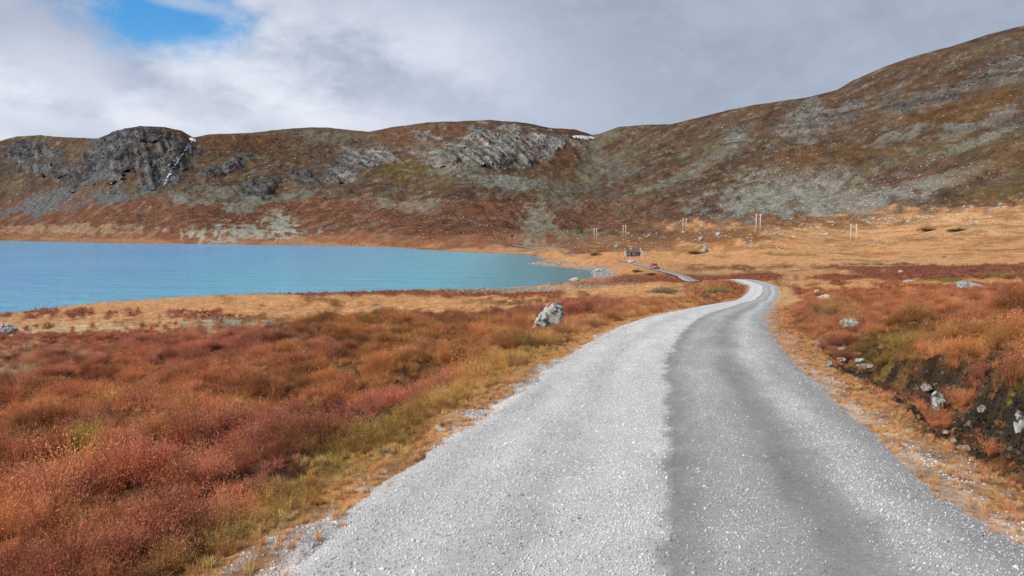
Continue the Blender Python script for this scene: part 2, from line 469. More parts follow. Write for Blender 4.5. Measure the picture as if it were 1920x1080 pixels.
# lake-side meadow (straw) beyond the hump on the left
lay(sstep(606, 594, PYG + 14 * ZN + 0.02 * (PXG - 600) * (PXG < 600)) * sstep(1360, 1240, PXG + 40 * ZN) * (Y < 400), TAN, 1.0)
B(880, 585, 330, 14, TAN * 1.05, 1.0); B(400, 570, 300, 12, TAN * .8 + STRAW * .2, 1.0)
B(60, 590, 120, 9, RED, 0.1); B(430, 594, 160, 8, RED * .9 + RUST * .2, 0.1, rot=0.02); B(600, 551, 230, 4.5, RED, 0.1, warp=.5)
B(980, 552, 260, 6, RED * 0.9 + RUST * 0.1, 0.1); B(900, 567, 130, 6, BROWN + OLIVE * .3, 0.3, fine=True); B(1000, 545, 140, 3.5, PALE * .7, 0.4, 0.7)
B(990, 600, 150, 24, WINE, 0.0, rot=-0.1); B(1100, 585, 90, 18, RED, 0.1); B(1180, 568, 150, 10, RUST, .5, .8); B(1180, 548, 120, 8, TAN, 1.0)
B(250, 612, 270, 14, STRAW, 0.9, 0.75, warp=1.7, fine=True); B(130, 622, 110, 9, CREAM, 0.9, .8, warp=1.5, fine=True); B(420, 606, 60, 7, PALE, 0.4, .8, warp=1.4, fine=True)
B(420, 632, 100, 7, CREAM, 0.8, .7, warp=1.5, fine=True); B(50, 662, 80, 11, CREAM, 0.9, .85, warp=1.5, fine=True); B(150, 682, 50, 8, CREAM, 0.9, .7, warp=1.5, fine=True); B(25, 710, 55, 22, CREAM, .9, .7, warp=1.5, fine=True)
B(545, 668, 26, 5, CREAM, .9, .7, rot=-.4, fine=True)
lay((Y > 43 + 6 * ZN) * sstep(440, 560, PXG + 60 * ZN2) * (1 - sstep(840, 960, PXG + 50 * ZN)) * (PYG < 640) * (PYG > 560), TAN, 1.0, .95)
# hump
B(720, 650, 230, 55, RUST * .52 + OLIVE * .35, 0.45, .95, rot=0.05); B(840, 690, 180, 60, RUST * .65 + OLIVE * .35, 0.4, .9, rot=-.15)
B(330, 665, 300, 30, WINE * .6 + RED * .5, 0.0, .8); B(560, 730, 260, 34, RUST * .8 + OLIVE * .2, 0.3, .7, rot=-.12)
B(280, 745, 200, 26, RUST, .2, .8, rot=-.15); B(620, 800, 230, 40, WINE * .4 + RED * .7, 0.0, .9, rot=-.2)
B(60, 800, 130, 40, RUST, .2, .8); B(350, 880, 300, 60, RED, 0.0, .7, rot=-.25); B(175, 872, 26, 18, MOSS * 1.15, .4, .9, fine=True); B(300, 850, 50, 18, RUST * .8 + OLIVE * .5, .4, .8, fine=True)
B(150, 1010, 200, 60, RUST * 1.05, 0.1, .7, rot=-.2); B(950, 648, 40, 12, RUST * 1.25, .2, .8); B(990, 660, 60, 14, OLIVE * .8, .5, .8, fine=True)
# road margins: olive belt, then bleached grass at the gravel
lo = -OFF - RW
lay((1 - sstep(.25, .7, lo + 0.15 * f1 + 0.12 * f2 - .17 * np.clip(Y - 4.2, 0, 3.6))) * (lo > 0) * (1 - sstep(14, 26, Y)), OLIVE * 1.2 + RUST * .2, 0.30, .95)
lay((1 - sstep(1.2, 2.4, lo + 0.7 * f1)) * (lo > 0) * sstep(12, 22, Y) * (1 - sstep(70, 110, Y)), TAN * .8 + OLIVE * .1, 0.8, .8)
lay((1 - sstep(0.15, 0.5, AO - RW + 0.25 * f2 - .015 * np.clip(Y - 4, 0, 20))) * (1 - sstep(150, 200, Y)), TAN * .70 + STRAW * .12, 1.0, .95)
# right-hand moor
rt = (OFF > RW) * sstep(1290, 1420, PXG + 50 * ZN)
lay(rt * sstep(700, 560, PYG) * sstep(-.2, .4, f1 + .4 * ZN), RED * .55 + RUST * .45, 0.1, .7)
B(1650, 560, 260, 26, RUST * .75 + RED * .3, .1, .8); B(1780, 610, 240, 30, RUST * .8 + RED * .25, .1, .75); B(1820, 660, 200, 30, RUST * .8 + OLIVE * .3, .2, .85); B(1880, 715, 120, 30, RUST * .9, .3, .8)
B(1670, 665, 70, 22, OLIVE * .9, .3, .85, fine=True); B(1560, 600, 40, 24, BROWN + OLIVE * .4, .4, .7, fine=True); B(1905, 735, 40, 14, MOSS, .4, .9, fine=True)
lay(rt * sstep(533, 519, PYG + 6 * ZN) * sstep(488, 500, PYG + 6 * ZN2) * (Y > 60), RED * .9, 0.1)
lay(rt * sstep(500, 488, PYG + 6 * ZN2) * (Y > 60), TAN, 1.0)
for cx, cy, bx, by, c, g in [(1700,528,260,5,TAN*.8+OLIVE*.2,.9),(1560,540,90,5,TAN,.9),(1470,545,30,24,STRAW*.8+TAN*.2,1),(1640,500,300,9,RED*.9,.1),(1850,508,160,9,WINE,.1),(1790,480,130,8,RED,.1),(1870,492,120,5,TAN,.9),
        (1480,510,130,6,TAN*.9,.9),(1640,487,330,5,STRAW*.5+TAN*.5,1.0),(1600,474,360,8,TAN*1.05,1.0),(1890,470,90,7,TAN,1.0),(1450,490,190,8,TAN,1.0),(1880,516,50,4,OLIVE,.6),(1770,524,40,4,OLIVE,.6)]:
    B(cx, cy, bx, by, c, g)
# --- sunny meadow below the hillside, right and centre
mead = sstep(1120, 1300, PXG + 60 * ZN) * (Y > 200) * sstep(398, 440, PYG + (PXG - 1300) * 0.06 + 6 * ZN + 14 * ZN2)
lay(mead * sstep(492, 474, PYG + 8 * ZN2), TAN, 1.0, .95)
lay(mead * sstep(-.05, .35, f3) * sstep(486, 470, PYG), RUST * .75 + TAN * .25, .5, .8)
lay(mead * sstep(.15, .5, fbm(X / 13, Y / 22, 4, 79)), OLIVE * .9 + BROWN * .2, .4, .6)
lay(mead * sstep(.2, .5, fbm(X / 9 + 30, Y / 30, 4, 81)), STRAW, 1.0, .8)
B(1250, 450, 170, 14, RUST * .8 + RED * .1, .3, .85, rot=-.12); B(1350, 445, 130, 11, RUST * .75, .3, .8); B(1130, 462, 80, 8, RUST, .3, .8); B(1480, 418, 150, 9, RUST * .6 + BROWN * .5, .2, .8)
B(1270, 488, 150, 8, TAN, 1); B(1170, 496, 80, 8, TAN * .95, 1.0); B(1060, 487, 70, 6, TAN * .9, 1.0); B(1250, 523, 150, 9, RED, .05, 1.0, warp=.35); B(1100, 532, 80, 6, RED*.7+PALE*.2, .1, .8); B(1260, 511, 70, 4, STRAW * .7 + OLIVE * .2, .8, .8)
B(900, 470, 170, 7, TAN * .85, 1, .9); B(640, 456, 150, 6, TAN * .6 + RUST * .3, .9, .8); B(330, 450, 330, 6, RUST * .7 + TAN * .3, .5, .8); 
# --- beyond the lake: heath foothills
wL = sstep(1290, 1090, PXG + 90 * ZN)
fh = sstep(8, 30, SDN) * wL * (TQ > 13.6) * (TQ < 17)
HRED = RED * .60 + UMBER * .12
lay(fh * sstep(444, 434, PYG + 4 * ZN) * sstep(365, 382, PYG - 14 * ZN), HRED, .1)
lay(fh * sstep(.0, .4, fbm(X / 40, Y / 30, 4, 83)) * sstep(360, 380, PYG), RUST * .34 + BROWN * .38, .2, .7)
lay(fh * sstep(.25, .5, fbm(X / 24, Y / 16, 4, 85)) * (PYG > 380), STRAW * .22 + PALE * .25, .2, .6)
B(470, 436, 80, 9, PALE * .95, .2, .85, warp=1.3, fine=True); B(525, 420, 26, 15, PALE, .2, .8, warp=1.2, fine=True); B(420, 380, 70, 12, SCREE * .6, .1, .8, warp=1.2)
B(120, 430, 140, 6, STRAW * .5 + PALE * .2, .3, .6, fine=True); B(760, 385, 80, 10, PALE * .6 + BROWN * .4, .1, .6); B(1010, 425, 30, 34, PALE * .7 + OLIVE * .2, .1, .7, rot=.3, fine=True); B(1060, 440, 90, 9, OLIVE * .4 + PALE * .35, .2, .8, fine=True)
# --- hillsides
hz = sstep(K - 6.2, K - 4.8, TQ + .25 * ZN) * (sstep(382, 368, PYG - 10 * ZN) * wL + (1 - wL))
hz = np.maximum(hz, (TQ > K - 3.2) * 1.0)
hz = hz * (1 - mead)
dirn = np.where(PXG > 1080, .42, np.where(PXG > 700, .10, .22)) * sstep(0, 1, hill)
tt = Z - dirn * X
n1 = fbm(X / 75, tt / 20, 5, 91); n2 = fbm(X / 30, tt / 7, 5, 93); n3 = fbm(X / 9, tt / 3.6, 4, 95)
HB, HU, HR, HO, HP = C(.112, .068, .042), C(.070, .046, .032), C(.136, .078, .045), C(.120, .094, .050), C(.168, .148, .108)  # hill browns, darkened so the colour itself carries the cloud shade
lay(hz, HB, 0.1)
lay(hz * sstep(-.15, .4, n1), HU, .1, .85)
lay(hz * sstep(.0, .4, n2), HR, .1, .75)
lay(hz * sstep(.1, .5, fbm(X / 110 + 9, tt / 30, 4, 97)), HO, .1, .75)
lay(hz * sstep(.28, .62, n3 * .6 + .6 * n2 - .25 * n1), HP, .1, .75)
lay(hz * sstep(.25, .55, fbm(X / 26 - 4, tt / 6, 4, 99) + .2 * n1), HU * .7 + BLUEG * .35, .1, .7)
for cx, cy, bx, by, c, s, ro in [
  (860,252,150,14,RUST*.5+BROWN*.4,.8,.0),(640,262,60,10,PALE*.6,.7,.1),(760,322,80,20,OLIVE*.75,.8,.05),(790,270,110,8,RUST*.55+BROWN*.3,.7,.08),
  (1060,300,60,42,RUST*.30+BROWN*.55,.9,-.6),(950,346,55,10,SCREE*.85,.9,.08),(870,330,60,5,PALE*.7,.8,.05),(1110,300,22,60,PALE*.55+OLIVE*.2,.7,.35),(1050,370,40,30,PALE*.5+BROWN*.25,.6,.5),
  (1490,362,110,34,SCREE,.95,-.12),(1600,378,120,20,SCREE,.9,-.12),(1410,385,70,20,SCREE*.9,.85,-.3),(1740,345,110,13,SCREE*.95,.85,-.2),(1440,330,50,14,SCREE*.9,.7,-.5),
  (1350,290,60,16,PALE*.7,.6,-.6),(1250,345,60,8,PALE*.75,.7,-.5),(1160,320,30,30,PALE*.6,.6,.5),(1830,272,90,8,PALE*.8,.7,-.35),(1700,330,90,14,RED*.5+BROWN*.4,.7,-.3),(1860,310,80,20,BROWN+OLIVE*.3,.7,-.3),
  (1500,300,60,20,RUST*.4+BROWN*.5,.8,-.4),(1800,210,120,26,RUST*.35+OLIVE*.35,.7,-.3),(1880,360,80,14,OLIVE*.8+BROWN*.2,.8,-.15),(1600,300,150,20,OLIVE*.4+BROWN*.6,.6,-.3),
  (110,378,110,16,BLUEG,.9,-.25),(40,395,70,12,BLUEG*.95,.9,-.1),(200,372,40,12,BLUEG,.85,0),(160,365,46,9,RUST*.5+BROWN*.4,.85,-.5),(200,300,14,50,BLUEG,.8,.5),(270,360,24,8,BLUEG*1.05,.85,-.5),
  (60,300,90,40,UMBER*.75+DARK*.3,.6,.1),(560,290,140,22,UMBER*.75+BROWN*.25,.7,.1),(450,268,80,14,RUST*.4+BROWN*.5,.7,.1),(520,372,80,9,PALE*.7,.8,-.05),(425,365,60,10,PALE*.75,.7,.1)]:
    lay(blob(PXG, PYG, cx, cy, bx, by, ro, .5, 1.0, .7 * ZN + .6 * ZN2 + .5 * n2) * (TQ > 13.8), c * .74, .05, s)
# bare rock on the crags
lw = sstep(560, 760, PXG + 60 * ZN) * (1 - .3 * sstep(1100, 1200, PXG))
lw = lw * (1 - .75 * blob(PXG, PYG, 1760, 185, 130, 26, -.2, .3, .5, ZN)) * (1 - .5 * blob(PXG, PYG, 1620, 210, 60, 20, -.3, .3, .5, ZN))
rockc = (DARK * 1.1 + BROWN * .08)[None, None, :] * (1 - lw[..., None]) + (ROCK * .62 + BROWN * .12)[None, None, :] * lw[..., None]
nr = ridged(lat / 12, Z / 40, 4, 101)
rockc = rockc * np.clip(0.62 + 0.40 * nr + .95 * fbm(lat / 8, Z / 15, 4, 103) + .6 * ridged(lat / 10, Z / 22 + lat / 30, 3, 106) * .6 + .5 * sstep(.1, .5, fbm(lat / 30, Z / 45 + lat / 60, 3, 104)), .14, 2.3)[..., None]
crock = np.clip(cliff * (1.0 - .38 * sstep(1150, 1300, PXG)) * sstep(-.55, .25, .55 * nr + .9 * n2 + .9 * n3 + .02), 0, 1)[..., None]
colr = colr * (1 - crock) + np.clip(rockc, .02, .6) * crock
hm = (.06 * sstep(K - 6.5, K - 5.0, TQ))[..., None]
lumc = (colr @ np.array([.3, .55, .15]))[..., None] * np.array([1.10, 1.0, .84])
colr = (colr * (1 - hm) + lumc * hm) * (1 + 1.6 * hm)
# shore stones, gravel spill, peat
vegcol = colr.copy()
lay((SDN < np.clip(Y * .006, .5, 2.2)) * (SDN > -1) * 1.0, PALE * .5 + BROWN * .5, 0, .8)
B(1128, 512, 24, 9, GRAVEL * .75, 0.0, .95, warp=.4); B(1030, 494, 40, 4, GRAVEL * .7, 0, .8); B(1090, 503, 60, 3, GRAVEL * .65, 0, .7)
spill = (1 - sstep(-.10, 0.16, AO - RW + .22 * f2 + .22 * fbm(X / .3, Y / .3, 2, 68))) * (Y < 140)
spill = spill * np.where(OFF > 0, .35, 1.0)
lay(spill, GRAVEL * 1.3, None, .8)
B(1112, 608, 24, 3, GRAVEL * .8, 0, .7, fine=True)
peaty = np.where(Y < 30, np.clip(ditch * 1.5 + bank * sstep(1.75, 1.25, q) * .7, 0, 1) * sstep(-.2, .2, f2 + .5 * fbm(X / .35, Y / .35, 3, 113)), 0)
lay(peaty, C(.040, .029, .022), 0.0, .95)
pb = (Y < 24) * (OFF > RW) * dal * blob(PXG, PYG, 1690, 738, 62, 7, .25, .4, .8, ZN2)
lay(pb, C(.04, .03, .024), 0, .9); peaty = np.maximum(peaty, pb)
open_ = (sstep(.25, .5, q + .2 * f2) * (1 - sstep(1.35, 1.75, q + .25 * f2))) * sstep(2.5, 4.5, Y) * (1 - sstep(16, 21, Y)) * (OFF > RW)
lay(open_ * sstep(-.2, .3, f2 + .4 * fbm(X / .5, Y / .5, 2, 69)), C(.085, .062, .038), .3, .75)
# soil and litter show between the plants close by
litter = (1 - sstep(16, 60, Y)) * sstep(.5, 1.0, AO - RW) * (1 - np.clip(ditch * 2, 0, 1))
gapn = fbm(X / 1.25, Y / .95, 3, 111) - 0.25 * (sstep(-.1, .5, f2)) - .12 * sstep(8, 30, Y)
gap = sstep(0.02, 0.11, gapn + .07 * (1 - sstep(6, 14, Y))) * (1 - grass * .8)
mixl = np.clip(litter * (.55 + .45 * gap) * (1 - .5 * grass), 0, 1)[..., None]
colr = colr * (1 - mixl) + (C(.040, .027, .018) + .16 * vegcol) * mixl
# grain
colr = colr * (1 + .22 * np.clip(fbm(X / .5, Y / .5, 3, 115) * (1 - hill) + hill * n3, -1, 1))[..., None]
colr = np.clip(colr, .008, .62)

# ------------------------------------------------------------------ materials
def new_mat(name):
    m = bpy.data.materials.new(name); m.use_nodes = True
    nt = m.node_tree; b = nt.nodes['Principled BSDF']
    return m, nt, b
def nnode(nt, typ, **kw):
    n = nt.nodes.new(typ)
    for k, v in kw.items():
        if k in n.inputs: n.inputs[k].default_value = v
        else: setattr(n, k, v)
    return n
def tex_noise(nt, scale, detail=4, rough=.55, coord='Object', dist=0.0, stretch=None):
    tc = nt.nodes.new('ShaderNodeTexCoord')
    n = nnode(nt, 'ShaderNodeTexNoise', Scale=scale, Detail=detail, Roughness=rough, Distortion=dist)
    if stretch:
        mp = nt.nodes.new('ShaderNodeMapping'); mp.inputs['Scale'].default_value = stretch
        nt.links.new(tc.outputs[coord], mp.inputs[0]); nt.links.new(mp.outputs[0], n.inputs['Vector'])
    else: nt.links.new(tc.outputs[coord], n.inputs['Vector'])
    return n.outputs[0]
def ramp(nt, fac, stops):
    r = nt.nodes.new('ShaderNodeValToRGB'); e = r.color_ramp.elements
    while len(e) < len(stops): e.new(.5)
    for el, (p, c) in zip(e, stops): el.position = p; el.color = tuple(c) + (1,) if len(c) == 3 else c
    nt.links.new(fac, r.inputs[0]); return r.outputs[0]
def mulc(nt, a, b, t='MULTIPLY', f=1.0):
    m = nt.nodes.new('ShaderNodeMix'); m.data_type = 'RGBA'; m.blend_type = t; m.inputs['Factor'].default_value = f
    for s, x in (('A', a), ('B', b)):
        if isinstance(x, tuple): m.inputs[s].default_value = x
        else: nt.links.new(x, m.inputs[s])
    return m.outputs['Result']
def bump(nt, b, h, strength, dist):
    n = nnode(nt, 'ShaderNodeBump', Strength=strength, Distance=dist)
    nt.links.new(h, n.inputs['Height']); nt.links.new(n.outputs[0], b.inputs['Normal'])
def grey(v): return (v, v, v)

def mat_ground(name, s1, s2, bd):
    m, nt, b = new_mat(name)
    at = nnode(nt, 'ShaderNodeAttribute', attribute_name='albedo')
    n1 = tex_noise(nt, s1, 6, .65); n2 = tex_noise(nt, s2, 5, .6)
    c = mulc(nt, at.outputs['Color'], ramp(nt, n1, [(.28, grey(.55)), (.72, grey(1.45))]))
    c = mulc(nt, c, ramp(nt, n2, [(.3, grey(.72)), (.7, grey(1.28))]))
    nt.links.new(c, b.inputs['Base Color'])
    b.inputs['Roughness'].default_value = 1.0; b.inputs['Specular IOR Level'].default_value = .0
    n4 = tex_noise(nt, s1 * 7, 5, .7)
    c = mulc(nt, c, ramp(nt, n4, [(.3, grey(.62)), (.7, grey(1.38))]))
    nt.links.new(c, b.inputs['Base Color'])
    ad = nnode(nt, 'ShaderNodeMath', operation='MULTIPLY_ADD'); ad.inputs[1].default_value = .3
    nt.links.new(n4, ad.inputs[0]); nt.links.new(n1, ad.inputs[2])
    bump(nt, b, ad.outputs[0], 1.0, bd)
    return m
M_GROUND = mat_ground('moor ground', 3.2, .5, .12)
M_HILL = mat_ground('hillside', .38, .07, 1.6)

def flat_mat(name, c, rough=.8, n_scale=None, lo=.8, hi=1.2, spec=.3, bd=None):
    m, nt, b = new_mat(name)
    b.inputs['Roughness'].default_value = rough; b.inputs['Specular IOR Level'].default_value = spec
    b.inputs['Base Color'].default_value = (*c, 1)
    if n_scale:
        n = tex_noise(nt, n_scale, 5, .6)
        nt.links.new(mulc(nt, (*c, 1), ramp(nt, n, [(.3, grey(lo)), (.7, grey(hi))])), b.inputs['Base Color'])
        if bd: bump(nt, b, n, .7, bd)
    return m

# ------------------------------------------------------------------ terrain sheets
def grid_normals():
    P = np.stack([X, Y, Z], -1)
    du = np.gradient(P, axis=1); dv = np.gradient(P, axis=0)
    n = np.cross(du, dv); n /= np.maximum(np.linalg.norm(n, axis=-1, keepdims=True), 1e-9)
    n[n[..., 2] < 0] *= -1
    return n
# behind the skyline the land falls away
def back_rows():
    global X, Y, Z, colr
    xs, ys, zs = [X], [Y], [Z]
    for k, dz in ((40, -6), (140, -35), (500, -120)):
        xs.append(X[-1:] * (1 + k / Y[-1:])); ys.append(Y[-1:] + k); zs.append(Z[-1:] + dz)
    X, Y, Z = (np.concatenate(a) for a in (xs, ys, zs))
    colr = np.concatenate([colr] + [colr[-1:]] * 3)
R0 = X.shape[0]
back_rows()
NRM = grid_normals()
def sheet(name, r0, r1, c0, c1, mat):
    sub = (slice(r0, r1 + 1), slice(c0, c1 + 1))
    x, y, z = X[sub].ravel(), Y[sub].ravel(), Z[sub].ravel()
    nr, nc = r1 - r0 + 1, c1 - c0 + 1
    idx = np.arange(nr * nc).reshape(nr, nc)
    f = np.stack([idx[:-1, :-1], idx[:-1, 1:], idx[1:, 1:], idx[1:, :-1]], -1).reshape(-1, 4)
    me = bpy.data.meshes.new(name)
    me.vertices.add(nr * nc); me.vertices.foreach_set('co', np.stack([x, y, z], -1).ravel())
    me.loops.add(f.size); me.loops.foreach_set('vertex_index', f.ravel())
    me.polygons.add(len(f)); me.polygons.foreach_set('loop_start', np.arange(len(f)) * 4)
    me.polygons.foreach_set('use_smooth', np.ones(len(f), bool))
    me.update(calc_edges=True)
    a = me.attributes.new('albedo', 'FLOAT_COLOR', 'POINT')
    a.data.foreach_set('color', np.concatenate([colr[sub].reshape(-1, 3), np.ones((nr * nc, 1))], 1).ravel())
    me.normals_split_custom_set_from_vertices(NRM[sub].reshape(-1, 3))
    me.materials.append(mat)
    o = bpy.data.objects.new(name, me); COL.objects.link(o)
    tag(o, kind='structure')
    return o
ROWH = int(np.searchsorted(tq, 14.9)); RL = X.shape[0] - 1
cA, cB = int(np.searchsorted(pxs, 690)), int(np.searchsorted(pxs, 1122))
tag(sheet('ground', 0, ROWH, 0, M - 1, M_GROUND), 'autumn moorland with red heath and straw meadow round the lake', 'ground')
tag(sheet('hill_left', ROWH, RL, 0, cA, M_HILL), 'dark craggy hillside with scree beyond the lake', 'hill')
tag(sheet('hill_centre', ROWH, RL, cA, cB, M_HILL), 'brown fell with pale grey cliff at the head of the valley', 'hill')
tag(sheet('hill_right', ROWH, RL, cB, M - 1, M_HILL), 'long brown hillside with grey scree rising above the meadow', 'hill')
# land behind and beside the viewpoint
edge = [(X[i, 0], Y[i, 0], Z[i, 0]) for i in range(R0 - 1, 0, -12)] + [(X[0, j], Y[0, j], Z[0, j]) for j in range(0, M, 8)] + [(X[0, M-1], Y[0, M-1], Z[0, M-1])] + [(X[i, M - 1], Y[i, M - 1], Z[i, M - 1]) for i in range(12, R0, 12)]
vs, fs = [], []
steps = [0, 1.5, 4, 10, 30, 90, 250]
for s in steps:
    for (x, y, z) in edge: vs.append((x * (1 + s * .02), y - s * 1.6, z))
ne = len(edge)
for a in range(len(steps) - 1):
    for b in range(ne - 1):
        fs.append((a * ne + b, (a + 1) * ne + b, (a + 1) * ne + b + 1, a * ne + b + 1))
apron = link_mesh('moorland', vs, fs, flat_mat('moor behind', (.2, .085, .045), .95, .6, .6, 1.4, .1), smooth=True)
tag(apron, 'heath ground beside and behind the viewpoint', 'ground', kind='structure')

# ------------------------------------------------------------------ lake
def mat_water():
    m, nt, b = new_mat('lake water')
    n = tex_noise(nt, .016, 3, .5, stretch=(1, .35, 1))
    tc = nt.nodes.new('ShaderNodeTexCoord'); sp = nt.nodes.new('ShaderNodeSeparateXYZ')
    nt.links.new(tc.outputs['Object'], sp.inputs[0])
    c = ramp(nt, n, [(.3, (.095, .405, .72)), (.7, (.14, .47, .76))])
    # paler shallows with silt towards the far end, clear dark water by the stony point
    mp = nnode(nt, 'ShaderNodeMapRange'); mp.interpolation_type = 'SMOOTHSTEP'
    nt.links.new(sp.outputs['X'], mp.inputs[0]); mp.inputs[1].default_value = -150; mp.inputs[2].default_value = 10
    mx = nt.nodes.new('ShaderNodeMix'); mx.data_type = 'RGBA'
    nt.links.new(mp.outputs[0], mx.inputs['Factor']); nt.links.new(c, mx.inputs['A']); mx.inputs['B'].default_value = (.15, .55, .69, 1)
    mp2 = nnode(nt, 'ShaderNodeMapRange'); mp2.interpolation_type = 'SMOOTHSTEP'
    nt.links.new(sp.outputs['X'], mp2.inputs[0]); mp2.inputs[1].default_value = -25; mp2.inputs[2].default_value = 25
    mx2 = nt.nodes.new('ShaderNodeMix'); mx2.data_type = 'RGBA'
    nt.links.new(mp2.outputs[0], mx2.inputs['Factor']); nt.links.new(mx.outputs['Result'], mx2.inputs['A']); mx2.inputs['B'].default_value = (.065, .21, .26, 1)
    nt.links.new(mx2.outputs['Result'], b.inputs['Base Color'])
    b.inputs['Roughness'].default_value = .14; b.inputs['IOR'].default_value = 1.333; b.inputs['Specular IOR Level'].default_value = .3
    w1 = tex_noise(nt, .9, 5, .6, stretch=(.45, 1, 1), dist=.4); w2 = tex_noise(nt, .12, 3, .5, stretch=(.5, 1, 1))
    ad = nt.nodes.new('ShaderNodeMath'); ad.operation = 'ADD'
    ml = nt.nodes.new('ShaderNodeMath'); ml.operation = 'MULTIPLY'; ml.inputs[1].default_value = 2.2
    nt.links.new(w2, ml.inputs[0]); nt.links.new(w1, ad.inputs[0]); nt.links.new(ml.outputs[0], ad.inputs[1])
    bump(nt, b, ad.outputs[0], 1.0, .8)
    return m
lk = link_mesh('lake', [(-3200, 30, ZL), (120, 30, ZL), (120, 1550, ZL), (-3200, 1550, ZL)], [(0, 1, 2, 3)], mat_water())
tag(lk, 'turquoise mountain lake with light ripples', 'lake', kind='structure')

# ------------------------------------------------------------------ road
def mat_road():
    m, nt, b = new_mat('gravel road')
    at = nnode(nt, 'ShaderNodeAttribute', attribute_name='albedo')
    n1 = tex_noise(nt, 115, 3, .7); n2 = tex_noise(nt, 26, 3, .65); n3 = tex_noise(nt, 1.6, 5, .6)
    c = mulc(nt, at.outputs['Color'], ramp(nt, n1, [(.3, grey(.68)), (.5, grey(1.0)), (.72, grey(1.28))]))
    c = mulc(nt, c, ramp(nt, n2, [(.3, grey(.84)), (.7, grey(1.16))]))
    c = mulc(nt, c, ramp(nt, n3, [(.3, grey(.92)), (.7, grey(1.07))]))
    nt.links.new(c, b.inputs['Base Color'])
    b.inputs['Roughness'].default_value = .9; b.inputs['Specular IOR Level'].default_value = .2
    bump(nt, b, n1, .8, .02)
    return m
M_ROAD = mat_road()
def road_tone(o, y):
    """brightness across the carriageway: loose white gravel, two packed wheel tracks"""
    sh = .06 * perlin(y * .12, o * 0 + 3.3, 121) + .035 * perlin(y * .9, o * 2 + 1.3, 122)
    sh = sh - .12 * sstep(5, 13, y)
    p = o - sh
    t = np.full(np.shape(o), .70)
    rag = .05 * fbm(o * 5, y * 2.5, 3, 123)
    def dip(a, b, sa, sb, k):
        nonlocal t
        w = sstep(a - sa, a + sa, p + rag) * (1 - sstep(b - sb, b + sb, p + rag))
        t = t * (1 - w) + k * w
    rag = rag + .07 * fbm(o * 9, y * 7, 3, 124)
    dip(-.08, 2.6, .045, .1, .47)
    dip(-.06, .13, .045, .14, .345)
    dip(.66, 1.00, .22, .18, .355)
    dip(1.12, 1.40, .12, .14, .57)
    dip(1.55, 2.6, .18, .1, .43)
    dip(-1.05, -.80, .25, .25, .57)
    dip(-1.75, -1.5, .2, .2, .57)
    t = t * (1 + .13 * fbm(o * 1.8, y * .4, 4, 125) + .06 * fbm(o * 6, y * 1.5, 3, 126)) * (1 - .38 * sstep(110, 200, y))
    return t
ys = np.concatenate([np.arange(-58, 2, 2.0), np.arange(2, 22, .14), np.arange(22, 60, .4), np.arange(60, 160, 1.0), np.arange(160, 640, 2.5)])
us = np.linspace(-1, 1, 65)
YY, UU = np.meshgrid(ys, us, indexing='ij')
wid = RW - .7 * sstep(130, 200, YY) + .10 * fbm(YY * .8, UU * 0 + np.sign(UU) * 4, 3, 127) + .16 * perlin(YY * .25, np.sign(UU) * 9.0, 128)
wid = wid + (YY < 60) * (.13 * fbm(YY * 1.7, np.sign(UU) * 3.3, 4, 130))
wid = wid + .28 * (1 - sstep(60, 120, YY)) - .1 * (UU < 0) - .17 * (UU > 0) * (YY < 12)
OO = UU * wid
e_ = .25
slx = (road_x(YY + e_) - road_x(YY - e_)) / (2 * e_)
ln = np.sqrt(1 + slx * slx)
RXX = road_x(YY) + OO / ln; RYY = YY - OO * slx / ln
tone = road_tone(OO, YY)
RZZ = road_z(YY) + .035 * (1 - (OO / RW) ** 2) + .012 * fbm(OO * 2.2, YY * .5, 3, 129) - (.225 < tone) * 0 - .018 * sstep(.40, .30, tone) - np.where(YY < 120, .17, .07) * sstep(RW - .45, RW + .35, np.abs(OO + .05)) + np.where(YY > 150, .12, 0)
nr_, nc_ = YY.shape
idx = np.arange(nr_ * nc_).reshape(nr_, nc_)
fr = np.stack([idx[:-1, :-1], idx[:-1, 1:], idx[1:, 1:], idx[1:, :-1]], -1).reshape(-1, 4)
road = link_mesh('road', np.stack([RXX, RYY, RZZ], -1).reshape(-1, 3), fr.tolist(), M_ROAD, smooth=True)
at_ = road.data.attributes.new('albedo', 'FLOAT_COLOR', 'POINT')
tc_ = np.clip(tone, .1, .8)[..., None] * C(1.0, .992, .965)
at_.data.foreach_set('color', np.concatenate([tc_.reshape(-1, 3), np.ones((nr_ * nc_, 1))], 1).ravel())
tag(road, 'pale gravel road with two grey wheel tracks winding to the valley', 'road', kind='structure')

# ------------------------------------------------------------------ finding places on the land
HX, HY, HZ = X[:R0], Y[:R0], Z[:R0]
QX, QY = project(HX, HY, HZ)
def place(px, py):
    """the nearest land seen at a pixel of the photograph"""
    j0 = int(np.argmin(np.abs(pxs - px)))
    colj = QY[:, j0]
    run = np.minimum.accumulate(colj)
    i = int(np.argmax(run <= py)) if (run <= py).any() else R0 - 1
    i = max(i, 1)
    a, b_ = colj[i - 1], colj[i]
    t = 0 if abs(a - b_) < 1e-6 else float(np.clip((a - py) / (a - b_), 0, 1))
    return Vector((HX[i-1, j0] * (1 - t) + HX[i, j0] * t, HY[i-1, j0] * (1 - t) + HY[i, j0] * t, HZ[i-1, j0] * (1 - t) + HZ[i, j0] * t))

